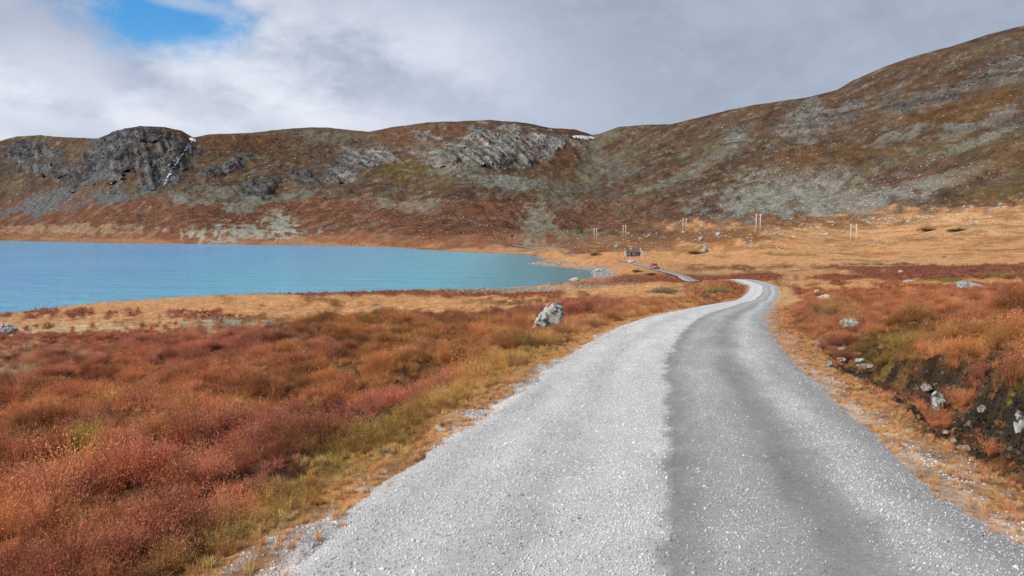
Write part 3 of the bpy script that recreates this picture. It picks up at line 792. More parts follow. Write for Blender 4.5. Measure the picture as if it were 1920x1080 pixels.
# cell areas for scattering
Pg = np.stack([HX, HY, HZ], -1)
CELL = np.linalg.norm(np.cross(Pg[1:, :-1] - Pg[:-1, :-1], Pg[:-1, 1:] - Pg[:-1, :-1]), axis=-1)
def cen(a): return a[:-1, :-1]
def scatter(rho):
    """rho: plants or stones per square metre for each cell -> positions and cells"""
    n = RNG.poisson(np.clip(rho * CELL, 0, 400))
    ii, jj = np.nonzero(n)
    rep = n[ii, jj]
    ii = np.repeat(ii, rep); jj = np.repeat(jj, rep)
    u = RNG.random(len(ii))[:, None]; v = RNG.random(len(ii))[:, None]
    p = (Pg[ii, jj] * (1 - u) + Pg[ii, jj + 1] * u) * (1 - v) + (Pg[ii + 1, jj] * (1 - u) + Pg[ii + 1, jj + 1] * u) * v
    return p, ii, jj

def instancer(name, pts, rot, scl, col, protos, label, cat, mat_attr='tint'):
    """one stuff object: copies of the prototype meshes on points (geometry nodes)"""
    n = len(pts)
    me = bpy.data.meshes.new(name)
    me.vertices.add(n); me.vertices.foreach_set('co', np.asarray(pts, np.float32).ravel())
    for nm, typ, fld, dat in (('rot', 'FLOAT_VECTOR', 'vector', rot), ('scl', 'FLOAT_VECTOR', 'vector', scl), ('tint', 'FLOAT_COLOR', 'color', np.concatenate([col, np.ones((n, 1))], 1)), ('pick', 'INT', 'value', RNG.integers(0, len(protos), n).astype(np.int32))):
        a = me.attributes.new(nm, typ, 'POINT')
        a.data.foreach_set(fld, np.ascontiguousarray(dat, dtype=np.int32 if typ == 'INT' else np.float32).ravel())
    o = bpy.data.objects.new(name, me); COL.objects.link(o)
    cl = bpy.data.collections.new(name + ' shapes')
    for k, p in enumerate(protos): cl.objects.link(p)
    ng = bpy.data.node_groups.new(name, 'GeometryNodeTree')
    ng.interface.new_socket('Geometry', in_out='INPUT', socket_type='NodeSocketGeometry')
    ng.interface.new_socket('Geometry', in_out='OUTPUT', socket_type='NodeSocketGeometry')
    N, L = ng.nodes, ng.links
    gi, go = N.new('NodeGroupInput'), N.new('NodeGroupOutput')
    iop = N.new('GeometryNodeInstanceOnPoints')
    ci = N.new('GeometryNodeCollectionInfo')
    ci.inputs['Collection'].default_value = cl
    ci.inputs['Separate Children'].default_value = True
    ci.inputs['Reset Children'].default_value = True
    L.new(gi.outputs[0], iop.inputs['Points']); L.new(ci.outputs[0], iop.inputs['Instance'])
    iop.inputs['Pick Instance'].default_value = True
    for nm, typ, sock in (('rot', 'FLOAT_VECTOR', 'Rotation'), ('scl', 'FLOAT_VECTOR', 'Scale'), ('pick', 'INT', 'Instance Index')):
        a = N.new('GeometryNodeInputNamedAttribute'); a.data_type = typ; a.inputs['Name'].default_value = nm
        if sock == 'Rotation':
            e = N.new('FunctionNodeEulerToRotation'); L.new(a.outputs[0], e.inputs[0]); L.new(e.outputs[0], iop.inputs[sock])
        else: L.new(a.outputs[0], iop.inputs[sock])
    L.new(iop.outputs[0], go.inputs[0])
    md = o.modifiers.new('scatter', 'NODES'); md.node_group = ng
    tag(o, label, cat, kind='stuff')
    return o

def proto(name, verts, faces, mat, var=None, smooth=False):
    me = bpy.data.meshes.new(name)
    me.from_pydata([tuple(v) for v in verts], [], faces)
    if smooth: me.polygons.foreach_set('use_smooth', [True] * len(me.polygons))
    if var is not None:
        a = me.attributes.new('var', 'FLOAT', 'POINT'); a.data.foreach_set('value', np.asarray(var, np.float32))
    me.materials.append(mat); me.update()
    return bpy.data.objects.new(name, me)

def mat_plant(name, trans=.25, hue=0.0):
    m = bpy.data.materials.new(name); m.use_nodes = True
    nt = m.node_tree; nt.nodes.clear()
    out = nt.nodes.new('ShaderNodeOutputMaterial')
    a = nnode(nt, 'ShaderNodeAttribute', attribute_name='tint', attribute_type='INSTANCER')
    v = nnode(nt, 'ShaderNodeAttribute', attribute_name='var')
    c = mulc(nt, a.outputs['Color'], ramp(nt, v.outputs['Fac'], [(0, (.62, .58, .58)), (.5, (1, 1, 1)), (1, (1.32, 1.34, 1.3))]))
    df = nt.nodes.new('ShaderNodeBsdfDiffuse'); tr = nt.nodes.new('ShaderNodeBsdfTranslucent')
    nt.links.new(c, df.inputs[0]); nt.links.new(c, tr.inputs[0])
    mx = nt.nodes.new('ShaderNodeMixShader'); mx.inputs[0].default_value = trans
    nt.links.new(df.outputs[0], mx.inputs[1]); nt.links.new(tr.outputs[0], mx.inputs[2]); nt.links.new(mx.outputs[0], out.inputs[0])
    return m
M_PLANT = mat_plant('plant')
M_STONE_I = None

def shrub_proto(name, seed, h=.30, spread=.20, twigs=80, leaves=7, leaf=.008):
    r = np.random.default_rng(seed)
    V, F, W = [], [], []
    for t in range(twigs):
        az = r.uniform(0, 2 * math.pi); lean = r.uniform(.05, 1.0) ** .8
        ex = Vector((math.cos(az), math.sin(az), 0))
        b0 = ex * r.uniform(0, spread * .35); hh = h * r.uniform(.55, 1.1) * (1 - .35 * lean)
        tip = b0 + ex * spread * lean * r.uniform(.7, 1.2) + Vector((r.normal(0, .02), r.normal(0, .02), hh))
        mid_ = b0.lerp(tip, .5) + Vector((0, 0, hh * .12))
        sd = Vector((-ex.y, ex.x, 0)) * .0024
        i = len(V)
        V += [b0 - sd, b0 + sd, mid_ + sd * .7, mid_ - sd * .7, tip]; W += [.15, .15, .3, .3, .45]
        F += [(i, i + 1, i + 2, i + 3), (i + 3, i + 2, i + 4)]
        for q_ in range(leaves):
            s = r.uniform(.35, 1.03)
            c = (b0.lerp(mid_, s * 2) if s < .5 else mid_.lerp(tip, s * 2 - 1)) + Vector(r.normal(0, .014, 3))
            n = Vector(r.normal(0, 1, 3)) + Vector((0, 0, .6)); n.normalize()
            a = n.orthogonal().normalized(); a.rotate(Matrix.Rotation(r.uniform(0, 6.28), 3, n)); b = n.cross(a)
            sz = leaf * r.uniform(.6, 1.35)
            a = (Vector((ex.x * .5, ex.y * .5, 1.0)) + Vector(r.normal(0, .55, 3))).normalized(); b = a.orthogonal().normalized(); b.rotate(Matrix.Rotation(r.uniform(0, 6.28), 3, a))
            i = len(V)
            V += [c - a * sz * 1.5, c + b * sz * .38, c + a * sz * 1.5, c - b * sz * .38]
            F.append((i, i + 1, i + 2, i + 3))
            W += [float(np.clip(r.normal(.5, .2), 0, 1))] * 4
    return proto(name, V, F, M_PLANT, W)

def grass_proto(name, seed, blades=60, h=.26, spread=.11, w=.0042, droop=.6):
    r = np.random.default_rng(seed)
    V, F, W = [], [], []
    for t in range(blades):
        az = r.uniform(0, 6.283); ex = Vector((math.cos(az), math.sin(az), 0))
        b0 = Vector((r.normal(0, spread * .4), r.normal(0, spread * .4), -.01))
        hh = h * r.uniform(.45, 1.15); le = hh * droop * r.uniform(.15, 1.1)
        p1 = b0 + ex * le * .3 + Vector((0, 0, hh * .55)); p2 = b0 + ex * le + Vector((0, 0, hh * (1 - .25 * droop * r.random())))
        sa = r.uniform(0, 6.283); sd = Vector((math.cos(sa), math.sin(sa), 0)) * w * r.uniform(.7, 1.3)
        i = len(V); V += [b0 - sd, b0 + sd, p1 + sd * .8, p1 - sd * .8, p2]
        F += [(i, i + 1, i + 2, i + 3), (i + 3, i + 2, i + 4)]
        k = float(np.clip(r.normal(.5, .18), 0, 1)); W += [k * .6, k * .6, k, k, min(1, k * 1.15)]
    return proto(name, V, F, M_PLANT, W)

# ------------------------------------------------------------------ heath and grass cover
Yc, AOc, OFc, SDc, TQc, PXc, PYc = cen(HY), cen(AO), cen(OFF), cen(SDN), cen(TQ), cen(PXG), cen(PYG)
grc, gapc, dic, bac = cen(grass), cen(gap), cen(ditch), cen(bank)
VC = vegcol
Rc = np.hypot(cen(HX), Yc)
view = ((PXc > -430) & (PXc < 2250)).astype(float)
dry = (SDc > .4) & (TQc < 13.5)
peat_free = 1 - np.clip(dic * 1.5, 0, 1)
def ramp_lod(r, full, dmax): return dmax * np.minimum(1, (full / np.maximum(r, 1)) ** 2)

def plant_tint(ii, jj, n, jit=.16, gain=1.0, cap=.70):
    c = VC[ii, jj]
    c = c * np.minimum(gain, cap / c.max(1, keepdims=True))
    c = c * (1 + RNG.normal(0, jit, (n, 1))) * (1 + RNG.normal(0, .06, (n, 3)))
    return np.clip(c, .01, .8)
def upright(n, tilt=.18): return np.stack([RNG.normal(0, tilt, n), RNG.normal(0, tilt, n), RNG.uniform(0, 6.283, n)], -1)

shrubs = [shrub_proto('heath shrub shape', 100 + k, h, s, tw, lv, lf) for k, (h, s, tw, lv, lf) in enumerate([(.30, .19, 95, 9, .0060), (.24, .21, 95, 9, .0058), (.38, .17, 85, 10, .0062), (.18, .23, 95, 8, .0056)])]
rho = ramp_lod(Rc, 26, 58) * dry * view * (Yc < 190) * sstep(.12, .4, AOc - RW) * (1 - grc * sstep(30, 60, Yc)) ** 3 * (1 - .85 * grc) * (1 - .97 * gapc) * (1 - .95 * cen(peaty)) * (1 - .93 * cen(open_) * sstep(-.35, .05, cen(f2) + .15))
pts, ii, jj = scatter(rho)
n = len(pts)
clump = 1 + .6 * np.clip(fbm(pts[:, 0] / 1.3, pts[:, 1] / 1.3, 3, 131), -.8, 1)
clump = clump * (.30 + .70 * sstep(.25, 1.0, np.abs(road_off(pts[:, 0], pts[:, 1])) - RW))
far = 1 + .15 * sstep(25, 110, pts[:, 1])
s = RNG.uniform(.6, 1.15, n) * clump * far * (1 - .45 * sstep(-.25, .05, gapn[ii, jj]) * (pts[:, 1] < 25))
print('heath', n)
for nm, msk, lb in (('heath', pts[:, 0] < road_x(pts[:, 1]), 'red and rust autumn heath covering the moor between road and lake'), ('heath', pts[:, 0] >= road_x(pts[:, 1]), 'rust and red autumn heath covering the moor above the ditch')):
    k = int(msk.sum())
    pr = [p if nm == 'heath' and not p.users_collection else p for p in shrubs]
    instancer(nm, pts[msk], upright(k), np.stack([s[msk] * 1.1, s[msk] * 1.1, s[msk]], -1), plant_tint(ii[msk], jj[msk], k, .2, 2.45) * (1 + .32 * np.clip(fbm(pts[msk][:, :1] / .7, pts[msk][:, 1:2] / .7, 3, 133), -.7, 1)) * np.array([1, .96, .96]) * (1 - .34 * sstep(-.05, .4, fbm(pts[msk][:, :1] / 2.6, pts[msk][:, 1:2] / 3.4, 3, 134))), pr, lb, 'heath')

grasses = [grass_proto('grass shape', 200 + k, b, h, sp, .0042, dr) for k, (b, h, sp, dr) in enumerate([(60, .26, .11, .6), (50, .32, .12, .9), (70, .18, .14, .8), (46, .22, .10, 1.2)])]
verge = (1 - sstep(.6, 1.6, AOc - RW)) * sstep(-.12, .22, AOc - RW + .3 * cen(f2))
tufts = sstep(RW - .85, RW - .1, AOc) * sstep(.05, .3, cen(fbm(X[:R0] / .28, Y[:R0] / .28, 2, 67)) + .35 * (AOc - RW)) * (AOc < RW + .5) * (Yc < 30)
creamy = ((vegcol[..., 0] > .43) & (vegcol[..., 2] > .165)).astype(float)
rho = 46 * ramp_lod(Rc, 30, 1.0) * cen(creamy) * view * (Yc > 12) * (Yc < 120) * dry * (AOc > RW + .5) + 170 * ramp_lod(Rc, 14, 1.0) * tufts * view + ramp_lod(Rc, 30, 70) * (1 - .88 * sstep(38, 60, Yc)) * dry * view * (Yc < 170) * np.clip(np.maximum(grc, 0) * .95 * sstep(.0, .5, AOc - RW) + .9 * verge + .20 * (1 - gapc), 0, 1) * sstep(-.1, .2, AOc - RW + .3 * cen(f2)) * (1 - .85 * cen(peaty))
pts, ii, jj = scatter(rho)
n = len(pts); print('grass', n)
ao = np.abs(road_off(pts[:, 0], pts[:, 1])) - RW
s = RNG.uniform(.5, 1.1, n) * (.26 + .40 * sstep(.3, 1.6, ao)) * (1 - .4 * sstep(35, 70, pts[:, 1])) * (1 - .45 * open_[ii, jj])
tint = plant_tint(ii, jj, n, .14, 2.3, .88)
strawm = RNG.random(n) < .10 * (1 - sstep(30, 60, pts[:, 1]))
tint[strawm] = (CREAM * .85) * (1 + RNG.normal(0, .15, (strawm.sum(), 1)))
msk = pts[:, 0] < road_x(pts[:, 1])
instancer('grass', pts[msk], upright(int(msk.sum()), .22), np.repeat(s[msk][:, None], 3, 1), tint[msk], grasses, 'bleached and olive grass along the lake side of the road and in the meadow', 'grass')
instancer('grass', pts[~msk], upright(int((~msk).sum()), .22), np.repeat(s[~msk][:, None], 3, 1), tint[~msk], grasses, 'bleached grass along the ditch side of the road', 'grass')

# ------------------------------------------------------------------ stones
def mat_stone(name, base, dark, light, sc=3.0, spots=True, tinted=False, stops=None):
    m, nt, b = new_mat(name)
    n1 = tex_noise(nt, sc, 6, .7); n2 = tex_noise(nt, sc * 3.1, 5, .65, dist=.5)
    c = ramp(nt, n1, stops or [(.36, dark), (.46, base), (.58, light)])
    c = mulc(nt, c, ramp(nt, n2, [(.35, grey(.55)), (.5, grey(1.0)), (.68, grey(1.2))]))
    if tinted:
        a = nnode(nt, 'ShaderNodeAttribute', attribute_name='tint', attribute_type='INSTANCER')
        c = mulc(nt, c, a.outputs['Color'])
    nt.links.new(c, b.inputs['Base Color'])
    b.inputs['Roughness'].default_value = .9; b.inputs['Specular IOR Level'].default_value = .2
    bump(nt, b, n2, .8, .06)
    return m
M_BOULDER = mat_stone('lichen boulder', (.36, .365, .35), (.05, .055, .06), (.62, .62, .58), 6.5, stops=[(.42, (.04, .043, .047)), (.47, (.18, .185, .18)), (.50, (.46, .46, .44)), (.62, (.64, .64, .60))])
M_PALE = mat_stone('pale stone', (.47, .44, .38), (.28, .26, .23), (.60, .56, .49), 3.0)
M_LICHEN = mat_stone('grey-green lichen stone', (.30, .33, .30), (.12, .13, .13), (.46, .48, .42), 5.0)
M_DIRTY = mat_stone('earthy stone', (.36, .32, .265), (.16, .14, .115), (.50, .46, .40), 9.0)
M_STONE_I = mat_stone('scattered stone', (.8, .8, .78), (.45, .45, .45), (1.0, 1.0, .97), 1.5, tinted=True)
M_GRIT = flat_mat('grit', (.5, .5, .5), .9)
nt = M_GRIT.node_tree
ag = nnode(nt, 'ShaderNodeAttribute', attribute_name='tint', attribute_type='INSTANCER')
nt.links.new(ag.outputs['Color'], nt.nodes['Principled BSDF'].inputs['Base Color'])

def rock_bm(seed, sub, size, chips=13, rough=.2):
    """a stone: sphere cut by random planes, then worn"""
    r = np.random.default_rng(seed)
    bm = bmesh.new()
    bmesh.ops.create_icosphere(bm, subdivisions=sub, radius=1.0)
    pl = []
    for k in range(chips):
        n = Vector(r.normal(0, 1, 3)); n.normalize(); pl.append((n, r.uniform(.58, .9)))
    co = np.array([v.co for v in bm.verts])
    nz_ = fbm(co[:, 0] * 1.7 + seed + co[:, 2], co[:, 1] * 1.7 + co[:, 2] * 1.3, 4, seed)
    for v, q_ in zip(bm.verts, nz_):
        for n, d in pl:
            k = v.co.dot(n) - d
            if k > 0: v.co -= n * k * .92
        v.co *= 1 + rough * float(q_)
        v.co = Vector((v.co.x * size[0], v.co.y * size[1], v.co.z * size[2]))
    return bm

def boulder(px, py, wpx, hpx, mat, label, seed, sub=3, group=None, deep=.9, sink=.3, rot=None, name='boulder'):
    p = place(px, py)
    k = p.y / FPX
    bm = rock_bm(seed, sub, (wpx * k * .56, wpx * k * .56 * deep, hpx * k * .62))
    o = bm_obj(name, bm, mat, smooth=False)
    o.location = p + Vector((0, wpx * k * .3, hpx * k * (.62 - sink) + (.035 if 1500 < px < 1900 and py > 620 else 0)))
    o.rotation_euler = (0, 0, rot if rot is not None else random.uniform(-.4, .4))
    tag(o, label, 'boulder' if wpx * k > .5 else 'stone', group)
    return o

# the standing boulder at the left roadside: a leaning wedge, tall at its right end
p = place(1028, 622); k = p.y / FPX
bm = bmesh.new()
bmesh.ops.create_icosphere(bm, subdivisions=5, radius=1.0)
rr = np.random.default_rng(5)
planes = [(Vector((-.75, -.25, .62)), .60), (Vector((.92, .1, .25)), .80), (Vector((.25, -.95, .2)), .62), (Vector((-.45, -.85, .1)), .74), (Vector((.45, -.2, .85)), .86), (Vector((-.9, .2, -.1)), .88), (Vector((.7, -.7, .1)), .78), (Vector((0, 1, .3)), .7)]
co = np.array([v.co for v in bm.verts])
n1_ = fbm(co[:, 0] * 2.2 + co[:, 2] * 1.1, co[:, 1] * 2.2 + co[:, 2] * 1.7, 5, 77); n2_ = ridged(co[:, 0] * 3.1 + co[:, 2] * 2.3, co[:, 1] * 3.1 - co[:, 2] * 1.5, 3, 78)
for v, a, b_ in zip(bm.verts, n1_, n2_):
    for nn, d in planes:
        q_ = v.co.dot(nn.normalized()) - d
        if q_ > 0: v.co -= nn.normalized() * q_ * .95
    v.co *= 1 + .07 * float(a) + .025 * float(b_)
    x_, y_, z_ = v.co
    v.co = Vector(((x_ + .24 * z_) * 32 * k, y_ * 25 * k, (z_ + .16 * x_) * 35 * k))
o = bm_obj('boulder', bm, M_BOULDER)
o.location = p + Vector((0, .25, 17 * k))
tag(o, 'big upright boulder with black and white lichen at the left edge of the road', 'boulder')

for a in [
 (1821, 543, 50, 17, M_LICHEN, 'low wide lichen-grey boulder in the red heath towards the right edge', 301),
 (1547, 563, 22, 13, M_PALE, 'small white stone beside the grass where the road bends', 302),
 (1532, 551, 12, 9, M_PALE, 'pinkish stone just behind the white one where the road bends', 303),
 (1597, 612, 36, 17, M_LICHEN, 'grey stone half sunk in heath at the top of the right bank', 304),
 (1558, 692, 16, 13, M_DIRTY, 'pointed cream stone on the grass verge beside the ditch stones', 305),
 (1535, 650, 13, 8, M_DIRTY, 'small round pale stone highest up the ditch', 306),
 (1612, 670, 24, 8, M_DIRTY, 'flat pale slab lying uppermost among the ditch stones', 307),
 (1581, 682, 22, 8, M_DIRTY, 'flat grey slab left of the pair of ditch stones', 308),
 (1613, 683, 20, 8, M_LICHEN, 'flat grey slab right of the pair of ditch stones', 309),
 (1627, 696, 32, 11, M_DIRTY, 'lowest and broadest of the pale ditch stones above the tussock', 310),
 (1581, 660, 14, 7, M_LICHEN, 'small grey stone behind the ditch slabs', 311),
 (1765, 772, 30, 34, M_BOULDER, 'steep white lichen-covered stone sticking out of the peat bank', 312),
 (1742, 738, 18, 14, M_DIRTY, 'cream stone at the top end of the bare black peat', 313),
 (1916, 808, 20, 44, M_BOULDER, 'grey stone cut by the right edge of the picture', 314),
 (1778, 822, 14, 9, M_DIRTY, 'small pinkish stone on the ditch floor', 315),
 (1793, 836, 13, 10, M_DIRTY, 'small upright pinkish stone on the ditch floor', 316),
 (1816, 852, 28, 11, M_DIRTY, 'flat white stone at the near end of the ditch floor', 317),
 (1845, 778, 16, 12, M_LICHEN, 'mottled grey stone in the face of the peat bank', 318),
 (1893, 940, 16, 8, M_DIRTY, 'pale stone in the dry grass at the lower right verge', 319),
 (8, 629, 34, 24, M_BOULDER, 'dark mottled boulder at the left edge of the picture', 320),
 (708, 585, 26, 10, M_LICHEN, 'low brown-grey boulder alone in the straw meadow', 321),
 (1077, 528, 18, 9, M_PALE, 'white boulder on the shore below the stony point', 322),
 (1124, 510, 16, 8, M_PALE, 'pale boulder on top of the stony point by the water', 323),
 (1322, 474, 16, 9, M_LICHEN, 'large grey boulder beside a dark bush in the meadow', 324),
 (1182, 493, 15, 7, M_PALE, 'pale boulder in the meadow between cabin and shore', 325),
 (1157, 465, 10, 9, M_LICHEN, 'grey boulder just left of the cabin', 326),
 (1316, 451, 13, 10, M_PALE, 'tall white boulder in the meadow below the middle poles', 327),
 (1348, 444, 10, 9, M_PALE, 'white boulder in the heath right of the middle poles', 328),
 (1690, 512, 10, 6, M_PALE, 'pale stone in the dark red heath strip', 329),
 (1704, 530, 18, 6, M_PALE, 'flat pale stone level with the lichen boulder', 330)]:
    boulder(*a)

# boulders strewn in the meadow and along the far shore: some shapes shared by many
shapes = []
for k in range(7):
    bm = rock_bm(400 + k, 2, (1, 1, .7), 8, .14)
    me = bpy.data.meshes.new('boulder'); bm.to_mesh(me); bm.free(); me.materials.append(M_PALE if k < 5 else M_LICHEN); shapes.append(me)
def strew(cnt, boxes, lo, hi, label, group, dens=None):
    made = 0
    while made < cnt:
        x0, x1, y0, y1, tl = boxes[RNG.integers(len(boxes))]
        px = RNG.uniform(x0, x1); py = RNG.uniform(y0, y1) + tl * (px - x0)
        if RNG.random() > .35 + 1.3 * float(fbm(np.array([px / 45.0]), np.array([py / 14.0]), 2, 141)[0]): continue
        p = place(px, py)
        if p.z < ZL + .2 or abs(float(road_off(np.array([p.x]), np.array([p.y]))[0])) < 3.5: continue
        o = bpy.data.objects.new('boulder', shapes[RNG.integers(len(shapes))]); COL.objects.link(o)
        w = RNG.uniform(lo, hi) ** 1.0 * (.75 if RNG.random() < .6 else 1.15) * p.y / FPX * .5
        o.scale = (w * RNG.uniform(.9, 1.4), w, w * RNG.uniform(.7, 1.05)); o.rotation_euler = (0, 0, RNG.uniform(0, 6.28))
        o.location = p + Vector((0, 0, w * .2))
        tag(o, label, 'boulder', group); made += 1
strew(105, [(1560, 1915, 415, 438, -.055), (1480, 1700, 408, 424, 0), (1640, 1915, 398, 415, -.07)], 3, 8, 'pale boulder strewn on the straw slope under the right scree', 'boulders on the straw slope')
strew(60, [(1270, 1560, 428, 462, -.03), (1290, 1480, 440, 470, 0)], 3, 7.5, 'pale boulder in the orange meadow below the pole line', 'boulders in the orange meadow')
strew(30, [(1120, 1290, 432, 462, -.05)], 2.5, 6, 'pale boulder on the rusty slope above the cabin', 'boulders above the cabin')
strew(55, [(0, 330, 418, 446, .02), (380, 640, 410, 450, 0)], 3, 7, 'pale boulder on the heath beyond the lake', 'boulders beyond the lake')

# stones past counting: hillsides, scree, shore
rocks_i = []
for k in range(4):
    bm = rock_bm(500 + k, 1, (1, 1, .7), 7, .16)
    me = bpy.data.meshes.new('stone shape'); bm.to_mesh(me); bm.free(); me.materials.append(M_STONE_I)
    rocks_i.append(bpy.data.objects.new('stone shape', me))
def stones(name, rho, lo, hi, tint, label, cat, jit=.2, px=None):
    pts, ii, jj = scatter(rho)
    n = len(pts); print(name, n)
    k = np.clip(pts[:, 1], 1, None) / FPX
    s = (RNG.uniform(0, 1, n) ** 2.2 * (hi - lo) + lo) * k * .5
    col = np.clip(tint * (1 + RNG.normal(0, jit, (n, 1))), .03, .75)
    pts[:, 2] += s * .15
    return instancer(name, pts, np.stack([RNG.normal(0, .2, n), RNG.normal(0, .2, n), RNG.uniform(0, 6.28, n)], -1), np.stack([s * RNG.uniform(.9, 1.5, n), s, s * RNG.uniform(.6, 1.0, n)], -1), col, rocks_i, label, cat)
hc = cen(hill); Zc = cen(HZ)
k2 = (FPX / np.maximum(Yc, 1)) ** 2            # px^2 per square metre seen face-on
cn = np.clip(.5 + 1.6 * cen(fbm(HX / 60, HY / 60, 3, 151)), 0, 1.6)
scr = np.zeros(Yc.shape)
for cx, cy, bx, by, ro in [(1490,362,110,34,-.12),(1600,378,120,20,-.12),(1410,385,70,20,-.3),(1740,345,110,13,-.2),(1440,330,50,14,-.5),(950,346,55,10,.08),(110,378,110,16,-.25),(1830,272,90,8,-.35)]:
    scr = np.maximum(scr, blob(PXc, PYc, cx, cy, bx, by, ro, .4, .8, cen(ZN)))
stones('scree_stones', view * scr * (TQc > 13.8) * k2 * .022, 1.4, 5.0, np.array([.40, .40, .345]), 'grey scree stones lying in fans on the hillsides', 'scree')
stones('hillside_stones', view * (TQc > 13.6) * (1 - scr) * k2 * .0075 * cn * (TQc < K - 1.2), 1.1, 4.0, np.array([.36, .35, .30]), 'small pale stones dotted over the hillsides', 'stones', .25)
cragc = cen(cliff) * (TQc < K - 1.12)
lwc = cen(lw)
pts, ii, jj = scatter(view * k2 * .030 * cragc * np.clip(.45 + 1.2 * cen(n2), 0, 1.3))
n = len(pts); print('crag', n)
kk = pts[:, 1] / FPX; sc_ = (1.4 + 4.6 * RNG.random(n) ** 2.4) * kk * .5
tn_ = (np.array([.075, .076, .080])[None] * (1 - lw[ii, jj][:, None]) + np.array([.25, .25, .23])[None] * lw[ii, jj][:, None]) * np.clip(1 + RNG.normal(0, .26, (n, 1)), .45, 1.7)
instancer('crag_rocks', pts, np.stack([RNG.normal(0, .25, n), RNG.normal(0, .25, n), RNG.uniform(0, 6.28, n)], -1), np.stack([sc_ * RNG.uniform(.8, 1.5, n), sc_, sc_ * RNG.uniform(.9, 2.2, n)], -1), np.clip(tn_, .02, .5), rocks_i, 'broken grey rock of the crags on the hillsides', 'rock')
shw = ((SDc > -1.0) & (SDc < np.clip(Yc * .010, .8, 4))) * (Yc > 60) * (Yc < 700)
pt_ = blob(PXc, PYc, 1126, 512, 26, 9, 0, .4, .4, cen(ZN)) + blob(PXc, PYc, 1040, 495, 55, 4, 0, .4, .4, cen(ZN)) + .5 * blob(PXc, PYc, 1000, 543, 150, 4, -.05, .4, .6, cen(ZN))
stones('shore_stones', view * dry * (.004 * shw + .05 * np.clip(pt_, 0, 1)) * k2 * np.where(PXc > 700, 1.0, .25), 1.2, 5.0, np.array([.42, .41, .38]), 'pale shingle and stones along the lake shore and its stony point', 'shingle')
stones('meadow_stones', view * dry * (TQc > 11) * (TQc < 14.9) * k2 * .0020 * cn * (PXc > 1050), 1.0, 4.2, np.array([.42, .39, .32]), 'tiny pale stones peppered through the meadow', 'stones')

# crumbled peat and grit in the ditch
pts, ii, jj = scatter(np.where(Yc < 22, 420 * cen(peaty) + 60 * cen(ditch), 0) * view * np.minimum(1, (9 / np.maximum(Rc, 1)) ** 2))
n = len(pts); print('peat', n)
sz = RNG.uniform(.008, .03, n) * np.where(RNG.random(n) < .06, 1.8, 1)
tc2 = np.where(RNG.random((n, 1)) < .12, .26, .075) * (1 + RNG.normal(0, .3, (n, 1))) * np.array([1.0, .86, .72])
pts[:, 2] += sz * .2
instancer('peat_crumbs', pts, RNG.uniform(0, 6.28, (n, 3)), np.repeat(sz[:, None], 3, 1), np.clip(tc2, .012, .5), rocks_i, 'crumbled black peat and grit on the floor and bank of the ditch', 'peat')

# loose gravel
grit = []
for k in range(3):
    bm = rock_bm(600 + k, 1, (1, 1, .75), 7, .1)
    me = bpy.data.meshes.new('grit shape'); bm.to_mesh(me); bm.free(); me.materials.append(M_GRIT)
    grit.append(bpy.data.objects.new('grit shape', me))
n = 190000
yy = np.exp(RNG.uniform(math.log(2.6), math.log(34), n)); oo = RNG.uniform(-RW - .35, RW + .35, n)
tn = road_tone(oo, yy)
keep = RNG.random(n) < np.where(np.abs(oo) > RW, .45 * sstep(.75, .0, np.abs(oo) - RW + .35 * fbm(oo * 1.5, yy * 1.5, 2, 145)), sstep(.33, .56, tn) * .85 + .06) * np.clip(yy / 4.2, 0, 1) * (1 - sstep(14, 34, yy))
yy, oo = yy[keep], oo[keep]; n = len(yy); print('grit', n)
sl = (road_x(yy + .25) - road_x(yy - .25)) / .5; l_ = np.sqrt(1 + sl * sl)
gx = road_x(yy) + oo / l_; gy = yy - oo * sl / l_
gz = road_z(yy) + .035 * (1 - (oo / RW) ** 2) + .012 * fbm(oo * 2.2, yy * .5, 3, 129) - .018 * sstep(.40, .30, road_tone(oo, yy)) - .17 * sstep(RW - .45, RW + .35, np.abs(oo + .05))
s = (.0021 + .0054 * RNG.random(n) ** 2.4) * (1 + .025 * yy) * np.where(RNG.random(n) < .012, 2.0, 1)
tint = np.clip((.14 + .74 * road_tone(oo, yy))[:, None] * (1 + RNG.normal(0, .24, (n, 1))) * np.ones((n, 3)), .1, .8)
pts, ii, jj = scatter(np.where((Yc < 26) & (AOc > RW - .15), 2600 * cen(spill) * np.minimum(1, (7 / np.maximum(Rc, 1)) ** 2), 0) * view)
m_ = len(pts); sg = (.0022 + .0060 * RNG.random(m_) ** 2.2) * (1 + .03 * pts[:, 1])
tg = np.clip(.60 * (1 + RNG.normal(0, .22, (m_, 1))) * np.ones((m_, 3)), .1, .8)
gx = np.concatenate([gx, pts[:, 0]]); gy = np.concatenate([gy, pts[:, 1]]); gz = np.concatenate([gz, pts[:, 2]]); s = np.concatenate([s, sg]); tint = np.concatenate([tint, tg]); n = len(s)
instancer('gravel', np.stack([gx, gy, gz + s * .3], -1), RNG.uniform(0, 6.28, (n, 3)), np.repeat(s[:, None], 3, 1), tint, grit, 'loose pale gravel lying on the road', 'gravel')

